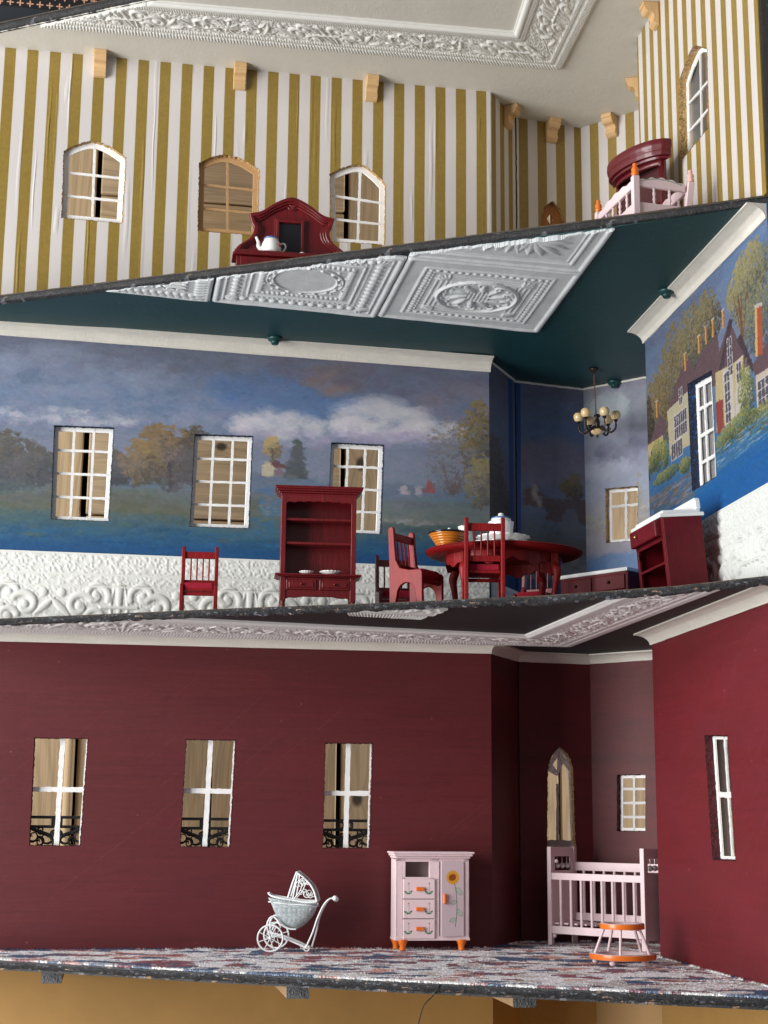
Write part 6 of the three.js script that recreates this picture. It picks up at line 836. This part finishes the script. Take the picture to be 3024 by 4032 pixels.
  const hd = []; for (const s of [-1, 1]) hd.push(w3([[s > 0 ? 425 : 452, 632], [s > 0 ? 470 : 480, 530], [500, 440], [545, 350], [578, 320], [602, 318]], s * 0.0125, 0.0012)); mesh('handle', [...hd, wire([[X(602), Y(318), -0.0145], [X(602), Y(318), 0], [X(602), Y(318), 0.0145]], 0.0012, 6, 6), ball(0.0033, X(612), Y(316), 0.0155, 12), ball(0.0033, X(604), Y(330), -0.0155, 12)], m, t);
  for (const s of [-1, 1]) { const sp = [new THREE.TorusGeometry(0.0152, 0.0011, 8, 40)]; for (let i = 0; i < 8; i++) { const a = i * Math.PI / 4 + 0.3; sp.push(wire([[0, 0, 0], [0.0075 * Math.cos(a), 0.0075 * Math.sin(a), 0], [0.0152 * Math.cos(a), 0.0152 * Math.sin(a), 0]], 0.0006, 4, 5)); } sp.push(ball(0.0022, 0, 0, 0, 10)); mesh('wheel', sp.map((q) => q.translate(X(198 + (s < 0 ? 14 : 0)), 0.0158 + (s < 0 ? 0.0012 : 0), s * 0.0185)), m, t); const fw = [new THREE.TorusGeometry(0.0032, 0.0008, 6, 20)]; mesh('front_wheel', fw.map((q) => q.translate(X(s > 0 ? 432 : 396), 0.0042, s * 0.0125)), m, t); } }
{ const a = [0.0271,-1.9763], b = [0.1052,-1.9995], ang = 0.17, c = [0.0638, -1.9275], t = thing('doll_wardrobe', 'pink doll wardrobe with orange feet, three drawers and a sunflower door', 'wardrobe', [c[0], H.f1 + 0.0008, c[1]], ang), k = 0.0001945 /* metres per unit of the drawing */, m = M.pink, X = (x) => (x - 1247) * k, Y = (y) => (640 - y) * k, D = 0.034; t.scale.setScalar(0.96);
  const bx = (x0, x1, y0, y1, z0, z1, r) => box((x1 - x0) * k, (y1 - y0) * k, z1 - z0, X((x0 + x1) / 2), Y((y0 + y1) / 2), (z0 + z1) / 2, r);
  mesh('case', [bx(1000, 1048, 50, 575, -0.002, 0), bx(1460, 1496, 50, 575, -0.002, 0), bx(1228, 1296, 50, 190, -0.002, 0), bx(1256, 1296, 180, 575, -0.002, 0), bx(1000, 1496, 50, 74, -0.002, 0), bx(1000, 1496, 550, 575, -0.002, 0.0004), bx(1048, 1066, 50, 190, -0.002, 0), bx(1048, 1262, 172, 192, -0.002, 0), box(0.0025, 0.1, D, X(1002) + 0.001, Y(315), -D / 2), box(0.0025, 0.1, D, X(1494) - 0.001, Y(315), -D / 2), bx(1000, 1496, 50, 575, -D, -D + 0.002), bx(1062, 1240, 174, 182, -D, -0.001), bx(1236, 1246, 50, 190, -D, -0.001)], m, t);
  mesh('niche_back', bx(1060, 1240, 60, 180, -0.02, -0.018), std({ color: lin(0.20, 0.16, 0.15), roughness: 0.8 }), t); mesh('door_gap', bx(1262, 1300, 60, 560, -0.012, -0.011), M.blackGap, t);
  mesh('cornice_moulding', [box(0.107, 0.0026, D + 0.011, 0, Y(14), -D / 2 + 0.0055, 0.0008), box(0.1035, 0.0035, D + 0.008, 0, Y(28), -D / 2 + 0.004, 0.001), box(0.0995, 0.003, D + 0.004, 0, Y(44), -D / 2 + 0.002, 0.001)], m, t); mesh('base_moulding', bx(996, 1500, 562, 578, -D, 0.001), m, t);
  const leafy = (c2, x, y, a, L, W, st = '#2f6b50') => { c2.save(); c2.translate(x, y); c2.rotate(a); c2.strokeStyle = st; c2.lineWidth = 4; c2.fillStyle = '#c9d2c4'; c2.beginPath(); c2.moveTo(0, 0); c2.quadraticCurveTo(L * 0.4, -W, L, 0); c2.quadraticCurveTo(L * 0.4, W, 0, 0); c2.fill(); c2.stroke(); c2.lineWidth = 2.5; c2.beginPath(); c2.moveTo(0, 0); c2.lineTo(L, 0); for (const q of [0.3, 0.5, 0.7]) { c2.moveTo(L * q, 0); c2.lineTo(L * (q + 0.12), -W * 0.45); c2.moveTo(L * q, 0); c2.lineTo(L * (q + 0.12), W * 0.45); } c2.stroke(); c2.restore(); };
  const dT = canvasTex(512, 304, (c2, w, h) => { c2.fillStyle = '#e4cdd2'; c2.fillRect(0, 0, w, h); for (const cx of [86, 420]) { c2.strokeStyle = '#6b6f4c'; c2.lineWidth = 5; c2.beginPath(); c2.moveTo(cx - 8, 240); c2.quadraticCurveTo(cx + 14, 160, cx, 70); c2.stroke(); c2.fillStyle = '#a8763c'; c2.beginPath(); c2.arc(cx, 66, 13, 0, 7); c2.fill(); for (const [a, L] of [[-2.5, 90], [-0.75, 90]]) { c2.fillStyle = '#2f6b50'; c2.save(); c2.translate(cx - 4, 236); c2.rotate(a); c2.beginPath(); c2.moveTo(0, 0); c2.quadraticCurveTo(L * 0.4, -34, L, 0); c2.quadraticCurveTo(L * 0.4, 34, 0, 0); c2.fill(); c2.fillStyle = '#9cc0a4'; c2.beginPath(); c2.ellipse(L * 0.45, 0, L * 0.16, 8, 0, 0, 7); c2.fill(); c2.restore(); } } });
  const DM = std({ map: dT, roughness: 0.45 });
  const face = (g) => { const q = norm(g); q.computeBoundingBox(); const bb = q.boundingBox, p = q.attributes.position, n = q.attributes.normal, u = q.attributes.uv; for (let i = 0; i < p.count; i++) n.getZ(i) > 0.9 ? u.setXY(i, (p.getX(i) - bb.min.x) / (bb.max.x - bb.min.x), (p.getY(i) - bb.min.y) / (bb.max.y - bb.min.y)) : u.setXY(i, 0.5, 0.985); return q; };
  [[185, 311, 248], [315, 437, 377], [441, 565, 502]].forEach(([y0, y1, h], i) => { const d = mesh('drawer', face(bx(1050, 1262, y0, y1, -0.003, 0.0025, 0.0007)), DM, t); mesh('drawer_pull', bx(1132, 1190, h - 12, h + 12, 0.0025, 0.0052, 0.0008), M.orange, d); });
  const sT = canvasTex(340, 1024, (c2, w, h) => { c2.fillStyle = '#d5c2c9'; c2.fillRect(0, 0, w, h); const sx = w / 2 + 8, sy = 215, Yy = (v) => (v - 70) / 480 * h, Xx = (v) => (v - 1295) / 160 * w; c2.strokeStyle = '#3c6a58'; c2.lineWidth = 9; c2.beginPath(); c2.moveTo(Xx(1388), Yy(210)); c2.quadraticCurveTo(Xx(1420), Yy(330), Xx(1394), Yy(490)); c2.stroke(); c2.fillStyle = '#e0a028'; c2.beginPath(); for (let i = 0; i < 44; i++) { const r = i % 2 ? 84 : 108, a = i / 44 * 6.283; c2.lineTo(Xx(1377) + r * Math.cos(a), Yy(172) + r * Math.sin(a)); } c2.fill(); c2.fillStyle = '#9c5420'; c2.beginPath(); c2.ellipse(Xx(1374), Yy(172), 56, 46, -0.3, 0, 7); c2.fill(); c2.strokeStyle = '#6e3413'; c2.lineWidth = 4; for (let i = -2; i <= 2; i++) { c2.beginPath(); c2.moveTo(Xx(1374) - 44, Yy(172) + i * 16 + 8); c2.lineTo(Xx(1374) + 44, Yy(172) + i * 16 - 8); c2.stroke(); } leafy(c2, Xx(1402), Yy(240), 0.85, 130, 70); leafy(c2, Xx(1404), Yy(325), 2.75, 100, 50); leafy(c2, Xx(1408), Yy(378), 0.9, 120, 66); leafy(c2, Xx(1400), Yy(438), 2.8, 110, 56); });
  const door = mesh('door', face(box(0.0312, 0.0932, 0.0026, 0.0156, 0, 0, 0.0005).translate(-0.0312, 0, 0)).rotateY(0.13).translate(X(1458), Y(311), 0.0006), std({ map: sT, roughness: 0.45 }), t); mesh('door_pull', box(0.004, 0.013, 0.003, -0.0265, 0, 0.0028, 0.0012).rotateY(0.13).translate(X(1458), Y(311), 0.0006), M.orange, door);
  for (const [x, z] of [[1052, -0.003], [1446, -0.003], [1030, -0.028], [1470, -0.028]]) mesh('foot', lathe([[0.0001, 0], [0.0036, 0], [0.0042, 0.0012], [0.0036, 0.004], [0.005, 0.0085], [0.0068, 0.0115], [0.0068, 0.0135], [0.0001, 0.0135]], X(x), -0.0002, z, 14), M.orange, t); }
{ const fl_ = [0.2215,-2.0348], fr = [0.3266,-1.9373], L = Math.hypot(fr[0] - fl_[0], fr[1] - fl_[1]), ang = Math.atan2(-(fr[1] - fl_[1]), fr[0] - fl_[0]), t = thing('doll_crib', 'pink slatted doll crib with bead rattles beside the tower wall', 'crib', [fl_[0], H.f1 + 0.0008, fl_[1]], ang), m = M.pink, D = 0.052, PW = 0.0062, HH = 0.124;
  for (const [x, z] of [[0, 0], [L, 0], [0, -D], [L, -D]]) mesh('post', box(PW, HH, PW, x, HH / 2, z, 0.0007), m, t);
  const end = (x) => { const p = mesh('end_panel', extr([[0, 0.012], [D - PW, 0.012], [D - PW, HH - 0.0005], [0, HH - 0.0005]], 0.003, 0.0004, [[[0.0055, 0.0935], [0.0055, 0.1115], [D - PW - 0.0055, 0.1115], [D - PW - 0.0055, 0.0935]]], -0.0015).rotateY(Math.PI / 2).translate(x, 0, -PW / 2), m, t); M.bead ??= phy({ color: lin(0.75, 0.76, 0.76), roughness: 0.05, metalness: 0.5, clearcoat: 1 }); for (let i = 0; i < 3; i++) { const z = -PW / 2 - (D - PW) * (0.27 + 0.23 * i); mesh('bead', [ball(0.0038, x, 0.0995, z, 14), cyl(0.0004, 0.0004, 0.012, x, 0.1005, z, 6)], M.bead, p); } }; end(0); end(L);
  const railing2 = (z, yTop, hTop, yBot, nm) => { mesh('rail', box(L - PW, hTop, 0.0042, L / 2, yTop, z), m, t); mesh('rail', box(L - PW, 0.0098, 0.0042, L / 2, yBot, z), m, t); for (let i = 1; i <= 8; i++) { const x = L * (i - 0.05) / 8.9 + 0.0012; mesh('slat', cyl(0.0019, 0.0019, yTop - yBot, x, yBot, z, 10), m, t); } }; railing2(0.0, 0.0865, 0.0088, 0.0192); railing2(-D, 0.0985, 0.011, 0.034);
  for (let i = 0; i < 10; i++) mesh('base_slat', box(0.0075, 0.0022, D - 0.006, L * (i + 0.5) / 10, 0.027, -D / 2, 0.0004), m, t); for (const [x, y] of [[0.0062, 0.0115], [L - 0.0062, 0.0115], [0.0055, 0.1055], [L - 0.0055, 0.1055]]) mesh('peg', ball(0.0026, x, y, y > 0.05 ? -0.006 : 0.0005, 10), m, t); }
{ const c = [0.2707,-1.7514], t = thing('baby_walker', 'small round baby walker with two orange-edged pink rings on ball feet', 'walker', [c[0], H.f1 + 0.0008, c[1] - 0.004], 0.2);
  const ring = (r0, r1, y, h, nm) => { const a = mesh(nm, lathe([[r0, y], [r1, y], [r1, y + h], [r0, y + h], [r0, y]], 0, 0, 0, 56), M.pink, t); const g = lathe([[r1 - 0.0002, y + 0.0002], [r1 + 0.0004, y + 0.0005], [r1 + 0.0004, y + h - 0.0006], [r1 - 0.0002, y + h - 0.0003]], 0, 0, 0, 56); mesh('orange_edge', g, M.orange, a); };
  ring(0.026, 0.0368, 0.0062, 0.0062, 'lower_ring'); ring(0.0165, 0.0245, 0.0385, 0.0062, 'upper_ring');
  for (let i = 0; i < 5; i++) { const a = i * 1.2566 + 0.75; mesh('spoke', taper([[0.0315 * Math.cos(a), 0.012, 0.0315 * Math.sin(a)], [0.026 * Math.cos(a), 0.026, 0.026 * Math.sin(a)], [0.0205 * Math.cos(a), 0.0395, 0.0205 * Math.sin(a)]], [0.0016, 0.0016], 6, 10), M.pink, t); const b = a + 0.3; mesh('ball_foot', ball(0.0034, 0.0305 * Math.cos(b), 0.0034, 0.0305 * Math.sin(b), 14), M.pink, t); } }

renderer.render(scene, camera);
